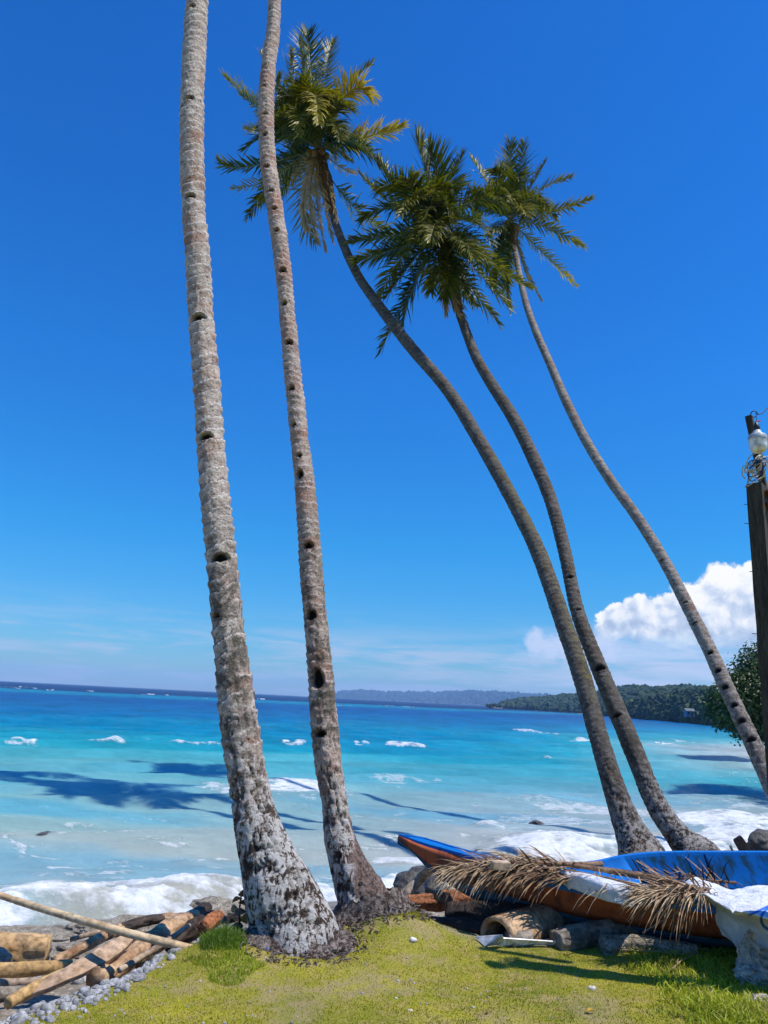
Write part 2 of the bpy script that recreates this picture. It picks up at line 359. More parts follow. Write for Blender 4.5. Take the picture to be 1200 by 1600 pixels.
# palm trunk: ring phase, rot (notches), lichen amount, moss amount and warmth come as attributes of the bark
def trunk_mat(name, dark, mid, pale, warm, lip=1.0):
    m, t = newmat(name); P = t.coord()
    ring, rot, lich, moss, crack = (t.attr(k) for k in ('ring', 'rot', 'lich', 'moss', 'crack'))
    n1 = t.noise(t.mapping(P, (1, 1, 2.2)), 7, 6, 0.65); n2 = t.noise(t.mapping(P, (1, 1, 1.6)), 46, 6, 0.7)
    n3 = t.noise(P, 3.2, 4, 0.6); n4 = t.noise(t.mapping(P, (1.9, 1.9, 0.6)), 12, 7, 0.70, 1.1)
    c = t.mix(t.ramp(n1, [(0.34, 0.0), (0.62, 1.0)]), mid, pale)
    c = t.mix(t.math('MULTIPLY', t.ramp(n3, [(0.50, 0.0), (0.68, 1.0)]), 0.65), c, warm)
    c = t.mix(t.ramp(n2, [(0.36, 0.85), (0.45, 0.0)]), c, dark); vo = t.n('ShaderNodeTexVoronoi', {'Vector': P, 'Scale': 21.0}).outputs['Distance']; c = t.mix(t.ramp(vo, [(0.10, 0.9), (0.19, 0.0)]), c, dark)
    c = t.mix(t.math('MULTIPLY', t.ramp(ring, [(0.0, 0.95), (0.07, 0.55), (0.24, 0.0), (1.0, 0.0)]), t.ramp(n1, [(.3, .5), (.5, 1.0)])), c, dark)
    c = t.mix(t.math('MULTIPLY', t.ramp(ring, [(0.70, 0.0), (0.92, lip), (1.0, lip * 0.5)]), t.ramp(n2, [(0.4, 0.2), (0.55, 1.0)])), c, t.mix(0.4 * lip, pale, (0.85, 0.80, 0.74)))
    c = t.mix(t.math('MULTIPLY', t.attr('coarse'), t.ramp(t.noise(t.mapping(P, (1, 1, .8)), 9, 6, .7, .8), [(.44, .85), (.56, 0.0)])), c, t.mix(n2, dark, (0.15, 0.14, 0.105)))
    # lichen crust at the foot, broken by dark fissures
    lc = t.mix(t.ramp(n2, [(0.35, 0.0), (0.65, 1.0)]), (0.40, 0.37, 0.345), (0.64, 0.61, 0.57))
    lm = t.math('ADD', t.math('MULTIPLY', n4, 0.7), t.math('MULTIPLY', n1, 0.45))
    c = t.mix(t.math('MULTIPLY', lich, t.ramp(lm, [(0.555, 0.0), (0.585, 1.0)])), c, lc)
    c = t.mix(t.math('MULTIPLY', lich, t.ramp(lm, [(0.54, 0.95), (0.575, 0.0)])), c, dark)
    c = t.mix(t.math('MULTIPLY', crack, t.ramp(n4, [(0.40, 1.0), (0.60, 0.55)])), c, dark)
    c = t.mix(t.math('MULTIPLY', moss, t.ramp(n1, [(0.47, 0.0), (0.60, 0.7)])), c, t.mix(n2, (0.10, 0.105, 0.02), (0.21, 0.17, 0.04)))
    c = t.mix(t.attr('fibre'), c, t.mix(t.ramp(t.noise(t.mapping(P, (1, 1, .5)), 60, 5, .7), [(.38, 0.0), (.6, 1.0)]), (0.05, 0.03, 0.024), (0.26, 0.185, 0.155)))
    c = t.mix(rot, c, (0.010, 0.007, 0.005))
    h = t.math('ADD', t.math('MULTIPLY', n2, 0.7), t.math('MULTIPLY', n4, 0.8))
    finish(t, c, 0.88, 0.2, t.bump(h, 1.0, 0.022)); M[name] = m
trunk_mat('trunk_pale', (0.040, 0.028, 0.022), (0.28, 0.205, 0.16), (0.74, 0.63, 0.53), (0.40, 0.18, 0.10))
trunk_mat('trunk_warm', (0.050, 0.033, 0.026), (0.31, 0.215, 0.165), (0.66, 0.53, 0.44), (0.42, 0.16, 0.09))
trunk_mat('trunk_dark', (0.016, 0.012, 0.009), (0.07, 0.053, 0.042), (0.19, 0.165, 0.14), (0.09, 0.055, 0.03), 0.35)
trunk_mat('trunk_slim', (0.030, 0.022, 0.017), (0.15, 0.115, 0.09), (0.42, 0.355, 0.30), (0.22, 0.11, 0.07), 0.5)
simple('root_mass', (0.085, 0.055, 0.042), (0.44, 0.36, 0.31), 30, bump=1.0, bd=0.03, rough=0.9, lo=.42, hi=.60)

# ------------------------------------------------------------------ ground and shoreline
SHX = np.array([-400, -60, -12, -4.4, -1.9, 0.3, 2.9, 5.5, 8.0, 10.2, 16.2, 22, 29, 56, 104, 132, 150, 170, 600])
SHY = np.array([-300, -30, 4.5, 8.5, 9.7, 11.2, 13.2, 14.6, 16.0, 18.5, 29.0, 38, 50, 105, 200, 290, 460, 900, 2600])
GPX = [(0, 1592), (60, 1572), (130, 1552), (190, 1532), (240, 1506), (300, 1480), (360, 1464), (420, 1455), (520, 1440), (600, 1425), (640, 1432), (690, 1462), (760, 1474), (900, 1478), (1000, 1486), (1120, 1490), (1200, 1492)]
gp = np.array([at_z(x, y, 0.0)[:2] for x, y in GPX])
GX = np.r_[-60, -12, -5, gp[:, 0], 6, 12, 600]; GY = np.r_[-40, -4, 2.4, gp[:, 1], 6.5, 8.0, 60]
WATER = -1.0
def yshore(X): return np.interp(X, SHX, SHY)
def ygrass(X): return np.interp(X, GX, GY)
def ground_z(X, Y):
    X = np.asarray(X, float); Y = np.asarray(Y, float)
    g, s = ygrass(X), yshore(X); wob = (fbm(X * 1.7, Y * 1.7, None, 3, 5) - 0.5) * 0.30
    t = Y - g + wob; s = np.maximum(s - g, 1.5)
    D = np.interp(X, [-3, -0.6, 0.2, 1.2, 3], [0.42, 0.42, 0.30, 0.16, 0.16])
    z = -D * sstep(0.0, 0.75, t) - (1.0 - D) * np.clip((t - 0.35) / np.maximum(s - 0.35, 0.8), 0, 1.0)
    z = np.where(t > s, -1.0 - (t - s) * 0.22, z); z = np.maximum(z, -6)
    z += (fbm(X * 0.9, Y * 0.9, None, 4, 11) - 0.5) * 0.10 * sstep(60, 10, np.abs(X))
    z += (fbm(X * 6, Y * 6, None, 4, 21) - 0.5) * 0.07 * sstep(-0.1, 0.6, t) * sstep(40, 15, Y)
    z += (fbm(X * 9, Y * 9, None, 3, 31) - 0.5) * 0.018
    for (cx, cy, h, r) in MOUNDS: z += h * np.exp(-((X - cx) ** 2 + (Y - cy) ** 2) / (2 * r * r))
    return z
aB, bB = at_z(462, 1470, 0.0), at_z(585, 1432, 0.0)
mB, mT = at_z(622, 1452, 0.05), at_z(345, 1478, 0.05)
MOUNDS = [(mB[0], mB[1], 0.13, 0.22), (mT[0], mT[1], 0.07, 0.20), (bB[0], bB[1] + .1, 0.05, 0.4)]
def lines(segs):
    out = []
    for a, b, st in segs: out += list(np.arange(a, b, st))
    return np.array(out + [segs[-1][1]])
gx = lines([(-600, -100, 100), (-100, -20, 16), (-20, -7, 1.0), (-7, 7, 0.045), (7, 20, 0.5), (20, 100, 8), (100, 700, 60)])
gy = lines([(-300, -20, 40), (-20, 2, 2), (2, 9, 0.04), (9, 20, 0.2), (20, 60, 2), (60, 400, 20), (400, 3000, 200)])
XX, YY = np.meshgrid(gx, gy); ZZ = ground_z(XX, YY)
tt = YY - ygrass(XX) + (fbm(XX * 1.7, YY * 1.7, None, 3, 5) - 0.5) * 0.30
gr = 1 - sstep(-0.12, 0.22, tt + (fbm(XX * 5, YY * 5, None, 3, 8) - 0.5) * 0.35)
gm, t = newmat('ground'); P = t.coord()
g_, wet = t.attr('grass'), t.attr('wet')
n1 = t.noise(P, 1.3, 5, 0.6); n2 = t.noise(P, 9, 5, 0.65); n3 = t.noise(P, 70, 4, 0.7)
cg = t.mix(t.ramp(n1, [(0.38, 0.0), (0.62, 1.0)]), (0.20, 0.205, 0.016), (0.38, 0.33, 0.030))
cg = t.mix(t.ramp(n2, [(0.46, 0.0), (0.62, 0.85)]), cg, (0.36, 0.27, 0.085))
cg = t.mix(t.ramp(n3, [(0.34, 0.7), (0.52, 0.0)]), cg, (0.11, 0.11, 0.014))
vor = t.n('ShaderNodeTexVoronoi', {'Vector': P, 'Scale': 26.0})
cs = t.mix(t.ramp(n2, [(0.35, 0.0), (0.65, 1.0)]), (0.25, 0.20, 0.145), (0.47, 0.41, 0.33))
cs = t.mix(t.math('MULTIPLY', t.ramp(vor.outputs['Distance'], [(0.25, 0.0), (0.55, 1.0)]), 0.6), cs, (0.12, 0.095, 0.07))
cs = t.mix(t.math('MULTIPLY', wet, 0.55), cs, (0.12, 0.095, 0.07))
c = t.mix(g_, cs, cg)
cg = t.mix(t.math('MULTIPLY', t.attr('bare'), t.ramp(n2, [(.35, .3), (.55, 1.0)])), cg, t.mix(n3, (0.16, 0.11, 0.06), (0.42, 0.33, 0.20)))
c = t.mix(g_, cs, cg)
hh = t.math('ADD', n3, t.math('MULTIPLY', vor.outputs['Distance'], t.math('SUBTRACT', 1.0, g_)))
finish(t, c, t.mix(wet, (0.9, 0.9, 0.9), (0.35, 0.35, 0.35)), 0.3, t.bump(hh, 0.6, 0.02))
BARE = [(470, 1512, .42, .13), (590, 1528, .30, .10), (330, 1545, .35, .10), (760, 1590, .4, .12), (660, 1505, .2, .08)]
def barez(X, Y):
    b = sstep(.56, .70, fbm(X * 2.3, Y * 2.3, None, 4, 77))
    for px, py, sx_, sy_ in BARE:
        c_ = at_z(px, py, 0); b = np.maximum(b, np.exp(-((X - c_[0]) / sx_) ** 2 - ((Y - c_[1]) / sy_) ** 2) * sstep(.35, .55, fbm(X * 7, Y * 7, None, 4, 78)) * 1.1)
    return np.clip(b, 0, 1)
wetv = sstep(-0.78, -0.95, ZZ)
ground = struct(mesh('ground', np.stack([XX, YY, ZZ], -1).reshape(-1, 3), grid_faces(*XX.shape), gm, attrs={'grass': gr, 'wet': wetv, 'bare': barez(XX, YY) * .5}))

# ------------------------------------------------------------------ sea
dyp = np.r_[np.arange(520, 3, -1.15), np.geomspace(3, 0.06, 40)]
dist = 2.6 * F / dyp
rat = np.r_[-8, -5, -3, -2, -1.4, -1.0, -0.8, np.linspace(-0.66, 0.66, 620), 0.8, 1.0, 1.4, 2, 3, 5, 8]
RX, DY_ = np.meshgrid(rat, dist); WX = RX * DY_; WY = DY_ + 0 * RX
u = (yshore(WX) - WY)                                # metres of beach still ahead: <0 is offshore
off = WY - yshore(WX)
far = WY
# swell: crests roughly parallel to the beach
ph = (WY - 0.42 * WX) * 1.0 + 2.2 * fbm(WX * .10, WY * .16, None, 3, 40)
amp = 0.085 * sstep(0.0, 5, off) * sstep(900, 30, far)
wz = amp * (np.sin(ph * 2 * np.pi / 5.2) * 0.8 + 0.6 * np.sin(ph * 2 * np.pi / 2.9 + 1.3 + 3 * fbm(WX * .3, WY * .3, None, 2, 44)))
wz += (fbm(WX * 1.0, WY * 2.2, None, 4, 50) - .5) * 0.16 * sstep(400, 20, far) * sstep(-.2, 1.5, off)
foam = np.zeros_like(WX)
nA = fbm(WX * 1.4, WY * 2.4, None, 5, 60, .6); nB = fbm(WX * 4.5, WY * 8, None, 4, 70, .6)
edge = off + (fbm(WX * .55, WY * .3, None, 3, 80) - .5) * 1.6
sw = np.interp(WX, [-8, -4, -1, 1.5, 3, 9, 14, 20], [1.7, 1.5, 1.0, 1.3, 2.2, 2.6, .8, .5])
shore = sstep(-0.1, 0.15, edge) * (1 - sstep(sw * .45, sw * 1.35, edge + (nA - .5) * 2.2))
foam = np.maximum(foam, shore * (0.32 + .85 * sstep(.36, .60, .6 * nA + .4 * nB)))
lump = shore * (0.05 + 0.24 * nA + 0.12 * nB) * np.interp(WX, [-3, 1, 4], [1.0, .7, .8]); wz += lump * sstep(0, .8, edge) * .8
def cap(px, py, wpx, hpx, s=1.0, h=0.12):
    global foam, wz
    c0 = at_z(px, py, WATER); d0 = c0[1]; wx = wpx / 2 * d0 / F; wy = hpx / 2 * d0 * d0 / (2.6 * F)
    sk = -0.05; dx = (WX - c0[0]) / wx; dyy = (WY - c0[1] - sk * (WX - c0[0]) * 0 + (nA - .5) * wy * .9) / wy
    e = np.exp(-(np.abs(dx) ** 2.6) - np.abs(dyy) ** 2 * np.where(dyy < 0, 1.0, 2.6)); k = e * (0.05 + 1.9 * nA) * (0.25 + 1.5 * nB)
    foam = np.maximum(foam, s * np.clip((k - .22) * 1.9, 0, 1)); wz = wz + e * h
crs = np.random.default_rng(77)
def caps(px, py, wpx, hpx, s=1.0, h=.12):
    if hpx > 16 or wpx < 20: return cap(px, py, wpx, hpx, s, h)
    slope = .05; n_ = 3 + int(wpx > 50) * 2
    for j in range(n_):
        o = crs.uniform(-.42, .42); k_ = 1 - abs(o) * 1.5
        cap(px + o * wpx, py + o * wpx * slope + crs.normal() * hpx * .16, wpx * crs.uniform(.22, .5) * (.5 + k_), max(1.6, hpx * crs.uniform(.35, .9) * (.35 + .65 * k_)), s * crs.uniform(.7, 1), h * .7)
    cap(px, py + hpx * .2, wpx * 1.25, max(1.5, hpx * .22), s * .8, h * .2)
for a in [(470, 1232, 150, 34, 1, .16), (340, 1228, 70, 12, .7, .05), (305, 1163, 95, 8, .9, .12), (35, 1160, 44, 8, 1, .12), (165, 1161, 60, 5, .8, .1), (205, 1154, 60, 4, .4, .05),
          (460, 1161, 44, 10, 1, .12), (565, 1163, 30, 5, .9, .1), (632, 1164, 60, 7, 1, .12), (822, 1142, 50, 5, .9, .1), (850, 1145, 60, 4, .6, .1),
          (912, 1157, 40, 7, 1, .1), (1030, 1161, 34, 9, 1, .12), (1060, 1158, 18, 4, .7, .1), (863, 1185, 26, 7, .6, .08), (640, 1220, 120, 7, .45, .03),
          (75, 1076, 26, 4, .9, 0), (150, 1080, 12, 3, .8, 0), (250, 1085, 24, 4, 1, 0), (20, 1073, 40, 2, .5, 0), (403, 1092, 14, 4, .9, 0), (520, 1101, 60, 3, .6, 0), (620, 1103, 80, 2, .5, 0),
          (610, 1217, 60, 20, .5, .03), (665, 1221, 50, 8, .5, .02), (760, 1290, 34, 18, .75, .1), (930, 1262, 200, 20, .62, .03), (850, 1252, 160, 10, .5, .02), (900, 1285, 260, 24, .55, .04),
          (850, 1324, 190, 32, 1, .18), (760, 1342, 120, 22, .9, .1), (990, 1320, 110, 26, .75, .1), (1120, 1292, 170, 34, 1, .18), (1180, 1262, 90, 16, .6, .05), (1130, 1250, 150, 10, .45, .03),
          (640, 1345, 120, 18, .8, .06), (500, 1350, 120, 12, .3, .03), (250, 1350, 180, 14, .5, .03), (120, 1370, 160, 14, .5, .03), (300, 1342, 60, 10, .6, .04),
          (180, 1398, 380, 26, .7, .10), (80, 1422, 200, 40, 1, .16), (300, 1408, 180, 36, 1, .16), (60, 1340, 120, 10, .35, .02), (350, 1310, 150, 12, .35, .02), (1100, 1165, 60, 4, .4, .05)]:
    caps(*a)
# faint lace of old foam
lace = sstep(.60, .80, 1 - np.abs(fbm(WX * .9 + 1.5 * nA, WY * 1.8, None, 4, 90) - .5) * 7) * sstep(16, 3, off) * sstep(0, 1, off)
foam = np.maximum(foam, lace * .62 * sstep(.42, .6, nA))
def lin(r, g, b): return [((v / 255 + .055) / 1.055) ** 2.4 if v > 10 else v / 255 / 12.92 for v in (r, g, b)]
stops = [(6, (176, 168, 150)), (11, (170, 168, 154)), (16, (160, 164, 156)), (20, (142, 160, 158)), (25, (92, 156, 160)), (31, (38, 142, 154)), (42, (6, 118, 148)), (70, (2, 92, 138)), (130, (1, 68, 126)), (175, (1, 74, 128)), (205, (12, 108, 140)), (265, (12, 106, 140)), (290, (1, 30, 82)), (30000, (1, 24, 72))]
rt = WX / WY; fb2 = sstep(np.log(26), np.log(75), np.log(far)); ffar = np.interp(rt, [-.6, -.4, .09, .33, .5], [.95, .95, .66, .38, .26]); fnear = np.interp(rt, [-.6, 0, .5], [.90, .95, .92])
dd = far * (ffar ** fb2) * (fnear ** (1 - fb2)) * (1 + (fbm(WX * .06 + 5, WY * .12, None, 4, 100) - .5) * 0.55 * (1 - .85 * sstep(60, 170, far)))
lg = np.log(dd); L = np.log([s[0] for s in stops]); C = np.array([lin(*s[1]) for s in stops])
wc = np.stack([np.interp(lg, L, C[:, i]) for i in range(3)], -1)
sand = sstep(.50, .68, fbm(WX * .22 + 9, WY * .55, None, 4, 110)) * sstep(26, 9, far) * .35
wc = wc * (1 - sand[..., None]) + np.array(lin(158, 168, 160)) * sand[..., None]
gb = sstep(.48, .66, fbm(WX * .16 + 2, WY * .42 + 4, None, 4, 120)) * sstep(34, 16, far) * .55
wc = wc * (1 - gb[..., None]) + np.array(lin(70, 152, 176)) * gb[..., None]
wc[..., 0] *= 1 - (1 - np.interp(WX / WY, [-.5, -.1, .15], [.62, .80, 1.0])) * sstep(11, 17, far); wc[..., 1] *= np.interp(WX / WY, [-.5, -.1, .15], [1.03, 1.02, 1.0])
chop = (1 + (fbm(WX * .35, WY * .75 / (1 + far / 60), None, 4, 130, .65) - .5) * .75 * sstep(6, 35, far)) * (1 + (fbm(WX * 1.3, WY * 3.4, None, 4, 140, .7) - .5) * .42 * sstep(140, 40, far)); wc = wc * chop[..., None]
wm, t = newmat('sea_water'); P = t.coord(); fo = t.attr('foam'); wcol = t.attr('wcol', 'Color')
nf = t.noise(t.mapping(P, (1, 1.6, 1)), 5.0, 8, 0.72); nf2 = t.noise(P, 22, 5, 0.7)
fm = t.math('ADD', fo, t.math('MULTIPLY', t.math('SUBTRACT', t.math('ADD', t.math('MULTIPLY', nf, .75), t.math('MULTIPLY', nf2, .25)), 0.5), 1.5))
fm = t.math('MULTIPLY', t.ramp(fm, [(0.30, 0.0), (0.62, 0.55), (1.0, 1.0)]), t.ramp(fo, [(0.02, 0.0), (0.2, 1.0)]))
c = t.mix(fm, wcol, t.mix(t.ramp(nf, [(0.36, 0.0), (0.60, 1.0)]), (0.66, 0.70, 0.73), (0.88, 0.89, 0.90)))
rip = t.noise(t.mapping(P, (1.0, 2.2, 1)), 3.0, 6, 0.65); rip2 = t.noise(t.mapping(P, (0.25, 0.6, 1)), 1.0, 5, 0.6)
hh = t.math('ADD', t.math('ADD', t.math('MULTIPLY', rip, 0.35), rip2), t.math('MULTIPLY', t.math('MULTIPLY', nf2, fm), 1.1))
nb_ = t.bump(hh, 0.7, 0.26); df = t.n('ShaderNodeSubsurfaceScattering', {'Color': c, 'Scale': 0.22, 'Radius': (1, 1, 1), 'Normal': nb_}, falloff='BURLEY'); gl = t.n('ShaderNodeBsdfGlossy', {'Color': (1, 1, 1, 1), 'Roughness': 0.16, 'Normal': nb_})
fr_ = t.n('ShaderNodeFresnel', {'IOR': 1.33, 'Normal': nb_}).outputs[0]; ff = t.math('MULTIPLY', t.math('MULTIPLY', fr_, 0.19), t.math('SUBTRACT', 1.0, fm))
t.n('ShaderNodeOutputMaterial', {0: t.n('ShaderNodeMixShader', {0: ff, 1: df.outputs[0], 2: gl.outputs[0]}).outputs[0]})
sea = struct(mesh('water', np.stack([WX, WY, WATER + wz], -1).reshape(-1, 3), grid_faces(*WX.shape)[:, ::-1], wm, attrs={'foam': foam}, colattrs={'wcol': wc.reshape(-1, 3)}))

# ------------------------------------------------------------------ far land
def canopy(name, spots, sub, matn, label, seed=1):
    v0, f0 = ICO[sub]; n = len(spots); S = np.array(spots)       # x y z r h tint
    V = np.repeat(v0[None], n, 0); r = 1 + (rng.random((n, len(v0))) - .5) * .55
    V = V * r[..., None]; V[..., 0] *= S[:, 3, None]; V[..., 1] *= S[:, 3, None]; V[..., 2] *= S[:, 4, None]
    V += S[:, None, :3]; Fc = (f0[None] + (np.arange(n) * len(v0))[:, None, None]).reshape(-1, 3)
    tn = np.repeat(S[:, 5], len(v0)) + (rng.random(n * len(v0)) - .5) * .25
    return mesh(name, V.reshape(-1, 3), Fc, M[matn], smooth=False, attrs={'tint': np.clip(tn, 0, 1), 'dead': np.zeros(len(tn))})
simple('hill_soil', (0.020, 0.040, 0.016), (0.045, 0.065, 0.028), .02, bump=0)
def ridge(name, prof, depth, zones, spots_per, rmin, rmax, label, sub=1, seed=0):
    """prof: list of (px, ridge py, water py) ; a hill rising from its shoreline back to a crest"""
    pr = np.array(prof, float); xs = np.linspace(pr[0, 0], pr[-1, 0], 160)
    ry, wy_, dd_ = (np.interp(xs, pr[:, 0], pr[:, k]) for k in (1, 2, 3))
    rows = []
    for i, x in enumerate(xs):
        a = at_y(x, wy_[i], dd_[i]); a[2] = WATER - .3
        topY = dd_[i] + depth; b = at_y(x, ry[i], topY)
        row = []
        for q in np.linspace(0, 1.0, 14): row.append(a * (1 - q) + b * q + np.array([0, 0, (b[2] - a[2]) * (np.sin(q * np.pi / 2) - q) * .8]))
        for q in (.5, 1.0): row.append(b + np.array([b[0] / b[1] * depth * q, depth * q, -(b[2] + 3) * q * q]))
        rows.append(row)
    G = np.array(rows); G[:, 1:, 2] += (fbm(G[:, 1:, 0] * .02, G[:, 1:, 1] * .02, None, 4, seed) - .5) * (rmax * .8)
    return struct(mesh(name, G.reshape(-1, 3), grid_faces(G.shape[0], G.shape[1])[:, ::-1], M['hill_soil'])), G
def forest_on(G, n, r0, r1, seed, tint=(0, .35), front=0.35):
    rs = np.random.default_rng(seed); out = []
    ni, nj = G.shape[0], 14
    for _ in range(n):
        fi = rs.random() * (ni - 1.01); fj = (rs.random() ** (1 - front)) * (nj - 1.01)
        i, j = int(fi), int(fj); a, b = fi - i, fj - j
        p = G[i, j] * (1 - a) * (1 - b) + G[i + 1, j] * a * (1 - b) + G[i, j + 1] * (1 - a) * b + G[i + 1, j + 1] * a * b
        r = r0 + (r1 - r0) * rs.random() ** 2
        tn = tint[0] + (tint[1] - tint[0]) * rs.random() * float(fbm([p[0] * .02], [p[1] * .02], None, 2, 3)[0]) * 1.8
        out.append((p[0], p[1], p[2] + r * .3, r, r * (0.75 + .6 * rs.random()), tn))
    return out
# far headland (several km off), middle headland, near wooded shore
h1, G1 = ridge('distant_hills', [(520, 1090, 1094, 5200), (535, 1084, 1094, 5200), (560, 1082, 1095, 5200), (600, 1084, 1096, 5200), (680, 1086, 1099, 5000), (730, 1083, 1102, 4600), (760, 1085, 1104, 4400), (800, 1087, 1106, 4200), (860, 1090, 1109, 4200)], 900, None, 0, 0, 14, 'x', seed=3)
stuff(canopy('distant_forest', forest_on(G1, 2600, 9, 22, 3, (0, .2)), 0, 'forest_leaf', ''), 'hazy blue forest covering the farthest headland on the horizon', 'forest')
h2, G2 = ridge('headland_hills', [(782, 1105, 1107, 900), (795, 1101, 1108, 880), (815, 1098, 1109, 840), (845, 1097, 1111, 780), (880, 1095, 1113, 700), (920, 1092, 1115, 610), (950, 1087, 1117, 520), (985, 1085, 1119, 450), (1040, 1086, 1123, 380), (1100, 1088, 1128, 330), (1180, 1092, 1134, 300), (1260, 1092, 1140, 280)], 360, None, 0, 0, 9, 'x', seed=5)
stuff(canopy('headland_forest', forest_on(G2, 17000, 1.5, 5.4, 5, (0, .55)), 1, 'forest_leaf', ''), 'dark green forest covering the middle headland behind the leaning palms', 'forest')
h3, G3 = ridge('wooded_shore', [(925, 1117, 1119, 470), (950, 1112, 1120, 440), (985, 1107, 1122, 390), (1020, 1104, 1124.5, 330), (1060, 1101, 1127, 290), (1090, 1099, 1129, 262), (1130, 1097, 1133, 230), (1190, 1086, 1138, 200), (1280, 1084, 1145, 170)], 30, None, 0, 0, 4, 'x', seed=7)
sp = forest_on(G3, 3600, 1.2, 3.8, 9, (0, .8), .3)
stuff(canopy('shore_forest', sp, 2, 'forest_leaf', ''), 'nearer dark green trees along the right shore of the bay', 'forest')
# islet
ic = at_z(772, 1106.5, WATER); ic = ic / ic[1] * 800; ic[2] = WATER
v, f = rock_vf((ic[0], ic[1], WATER), (9, 9, 2.2), 3, 4); struct(mesh('islet', v, f, M['dark_rock']))
isp = [(ic[0] + rng.normal() * 3.4, ic[1] + rng.normal() * 3.2, WATER + 1.5 + abs(rng.normal()) * 1.1, 1.6, 1.5, .1) for _ in range(70)]
stuff(canopy('islet_trees', isp, 1, 'forest_leaf', ''), 'tuft of trees on the tiny islet off the middle headland', 'forest')
# little pale blue house on the far shore
hp = at_y(1077, 1123, 255); hz = 1.2
hr = empty('beach_house', 'tiny pale blue house among trees on the far right shore', 'house', (hp[0], hp[1], hz - 1))
child(mesh('wall', *box_vf((hp[0], hp[1], hz + 1), (2.6, 2.4, 2.0)), M['house_wall'], smooth=False), hr)
rv = np.array([(-1.6, -1.5, 1.95), (1.6, -1.5, 1.95), (1.6, 1.5, 1.95), (-1.6, 1.5, 1.95), (-1.6, 0, 2.8), (1.6, 0, 2.8)]) + np.array([hp[0], hp[1], hz])
child(mesh('roof', rv, [(0, 1, 5, 4), (2, 3, 4, 5), (0, 4, 3), (1, 2, 5), (3, 2, 1, 0)], M['house_roof'], smooth=False), hr)
child(mesh('window', *box_vf((hp[0] - .6, hp[1] - 1.22, hz + 1.2), (.6, .05, .6)), M['black_plastic'], smooth=False), hr)
child(mesh('door', *box_vf((hp[0] + .6, hp[1] - 1.22, hz + .8), (.6, .05, 1.5)), M['post_wood'], smooth=False), hr)

# ------------------------------------------------------------------ palm fronds
def frond(name, p0, pm, p2, L=0.75, n=88, droop=0.5, tint=0.1, dead=0.0, wid=0.044, matn='frond_leaf', parent=None, twist=0.0, seed=0, start=0.10, rw=0.022, sweep=1.0, rmat='rachis', tipdead=0.0, updead=0.0, jit=1.7, lift=.25):
    rs = np.random.default_rng(seed + 1000); p0, pm, p2 = map(np.array, (p0, pm, p2)); ctl = 2 * pm - (p0 + p2) / 2
    t_ = np.linspace(0, 1, 26)[:, None]; Pc = (1 - t_) ** 2 * p0 + 2 * t_ * (1 - t_) * ctl + t_ ** 2 * p2
    T = np.gradient(Pc, axis=0); T /= np.linalg.norm(T, axis=1)[:, None]
    Rd = p2 - p0; Rd = np.array([Rd[0], Rd[1], 0.0]); 
    if np.linalg.norm(Rd) < 0.3: a = rs.random() * 6.28; Rd = np.array([math.cos(a), math.sin(a), 0])
    Rd /= np.linalg.norm(Rd); S = np.cross(Rd, [0, 0, 1.0])
    length = np.linalg.norm(np.diff(Pc, axis=0), axis=1).sum()
    V, Fc, ti, de, mi = [], [], [], [], []
    v, f = tube_vf(Pc, np.linspace(rw, rw * .2, 26), 5, ref=tuple(S + 1e-3), cap=False)
    V += list(v); Fc += f; ti += [min(1, tint + .3)] * len(v); de += [dead] * len(v); mi += [1] * len(f)
    for k in range(n):
        tt_ = start + (1 - start) * (k + rs.random() * .6) / n
        for sd in (-1, 1):
            q = min(24.99, tt_ * 25); i = int(q); a = q - i; B = Pc[i] * (1 - a) + Pc[i + 1] * a; Tn = T[i]
            tw = twist * tt_ + rs.normal() * .08 * jit; S2 = S - (S @ Tn) * Tn; S2 /= np.linalg.norm(S2); U = np.cross(S2, Tn)
            Sx = S2 * math.cos(tw) + U * math.sin(tw); Ux = np.cross(Sx, Tn)
            ang = R(np.interp(tt_, [0, .5, 1], [68, 52, 22]) ) * sweep + rs.normal() * .09 * jit
            d = Sx * sd * math.sin(ang) + Tn * math.cos(ang) + Ux * (lift + rs.normal() * .10 * jit); d /= np.linalg.norm(d)
            ll = L * np.interp(tt_, [0, .12, .35, .7, .92, 1], [.45, .8, 1, .88, .55, .38]) * (.85 + .3 * rs.random()) * (1 - .45 * (rs.random() < .16 * min(jit, 1.5)))
            ns = 4; pt = B.copy(); base = len(V); dr = droop * (.6 + .8 * rs.random()) * ll
            tn_ = np.clip(tint * .9 + rs.normal() * .09 + .10 * (tt_ > .6), 0, 1)
            for s in range(ns + 1):
                wv = Tn - (Tn @ d) * d; nw = np.linalg.norm(wv); wv = wv / nw if nw > .05 else Ux
                hw = wid / 2 * (0.55, 1.0, .92, .6, 0.06)[s]
                V.append(pt - wv * hw); V.append(pt + wv * hw)
                dd_ = dead; 
                if tipdead: dd_ = max(dd_, tipdead * (s / ns) ** 1.5 * (tt_ > .3) )
                if updead and sd > 0: dd_ = max(dd_, 0); 
                yy = np.clip(tn_ + (updead * (tt_ ** .7) if sd * updead else 0) + .10 * s / ns, 0, 1)
                ti += [yy, yy]; de += [dd_, dd_]
                if s < ns:
                    pt = pt + d * ll / ns; d = d + np.array([0, 0, -1]) * dr * .9 / ns * 2 * (s + 1) / 2; d /= np.linalg.norm(d)
            for s in range(ns):
                b = base + 2 * s; Fc.append((b, b + 1, b + 3, b + 2)); mi.append(0)
    return mesh(name, np.array(V), np.array(Fc), [M[matn], M[rmat]], parent, smooth=False, attrs={'tint': ti, 'dead': de}, matidx=mi)

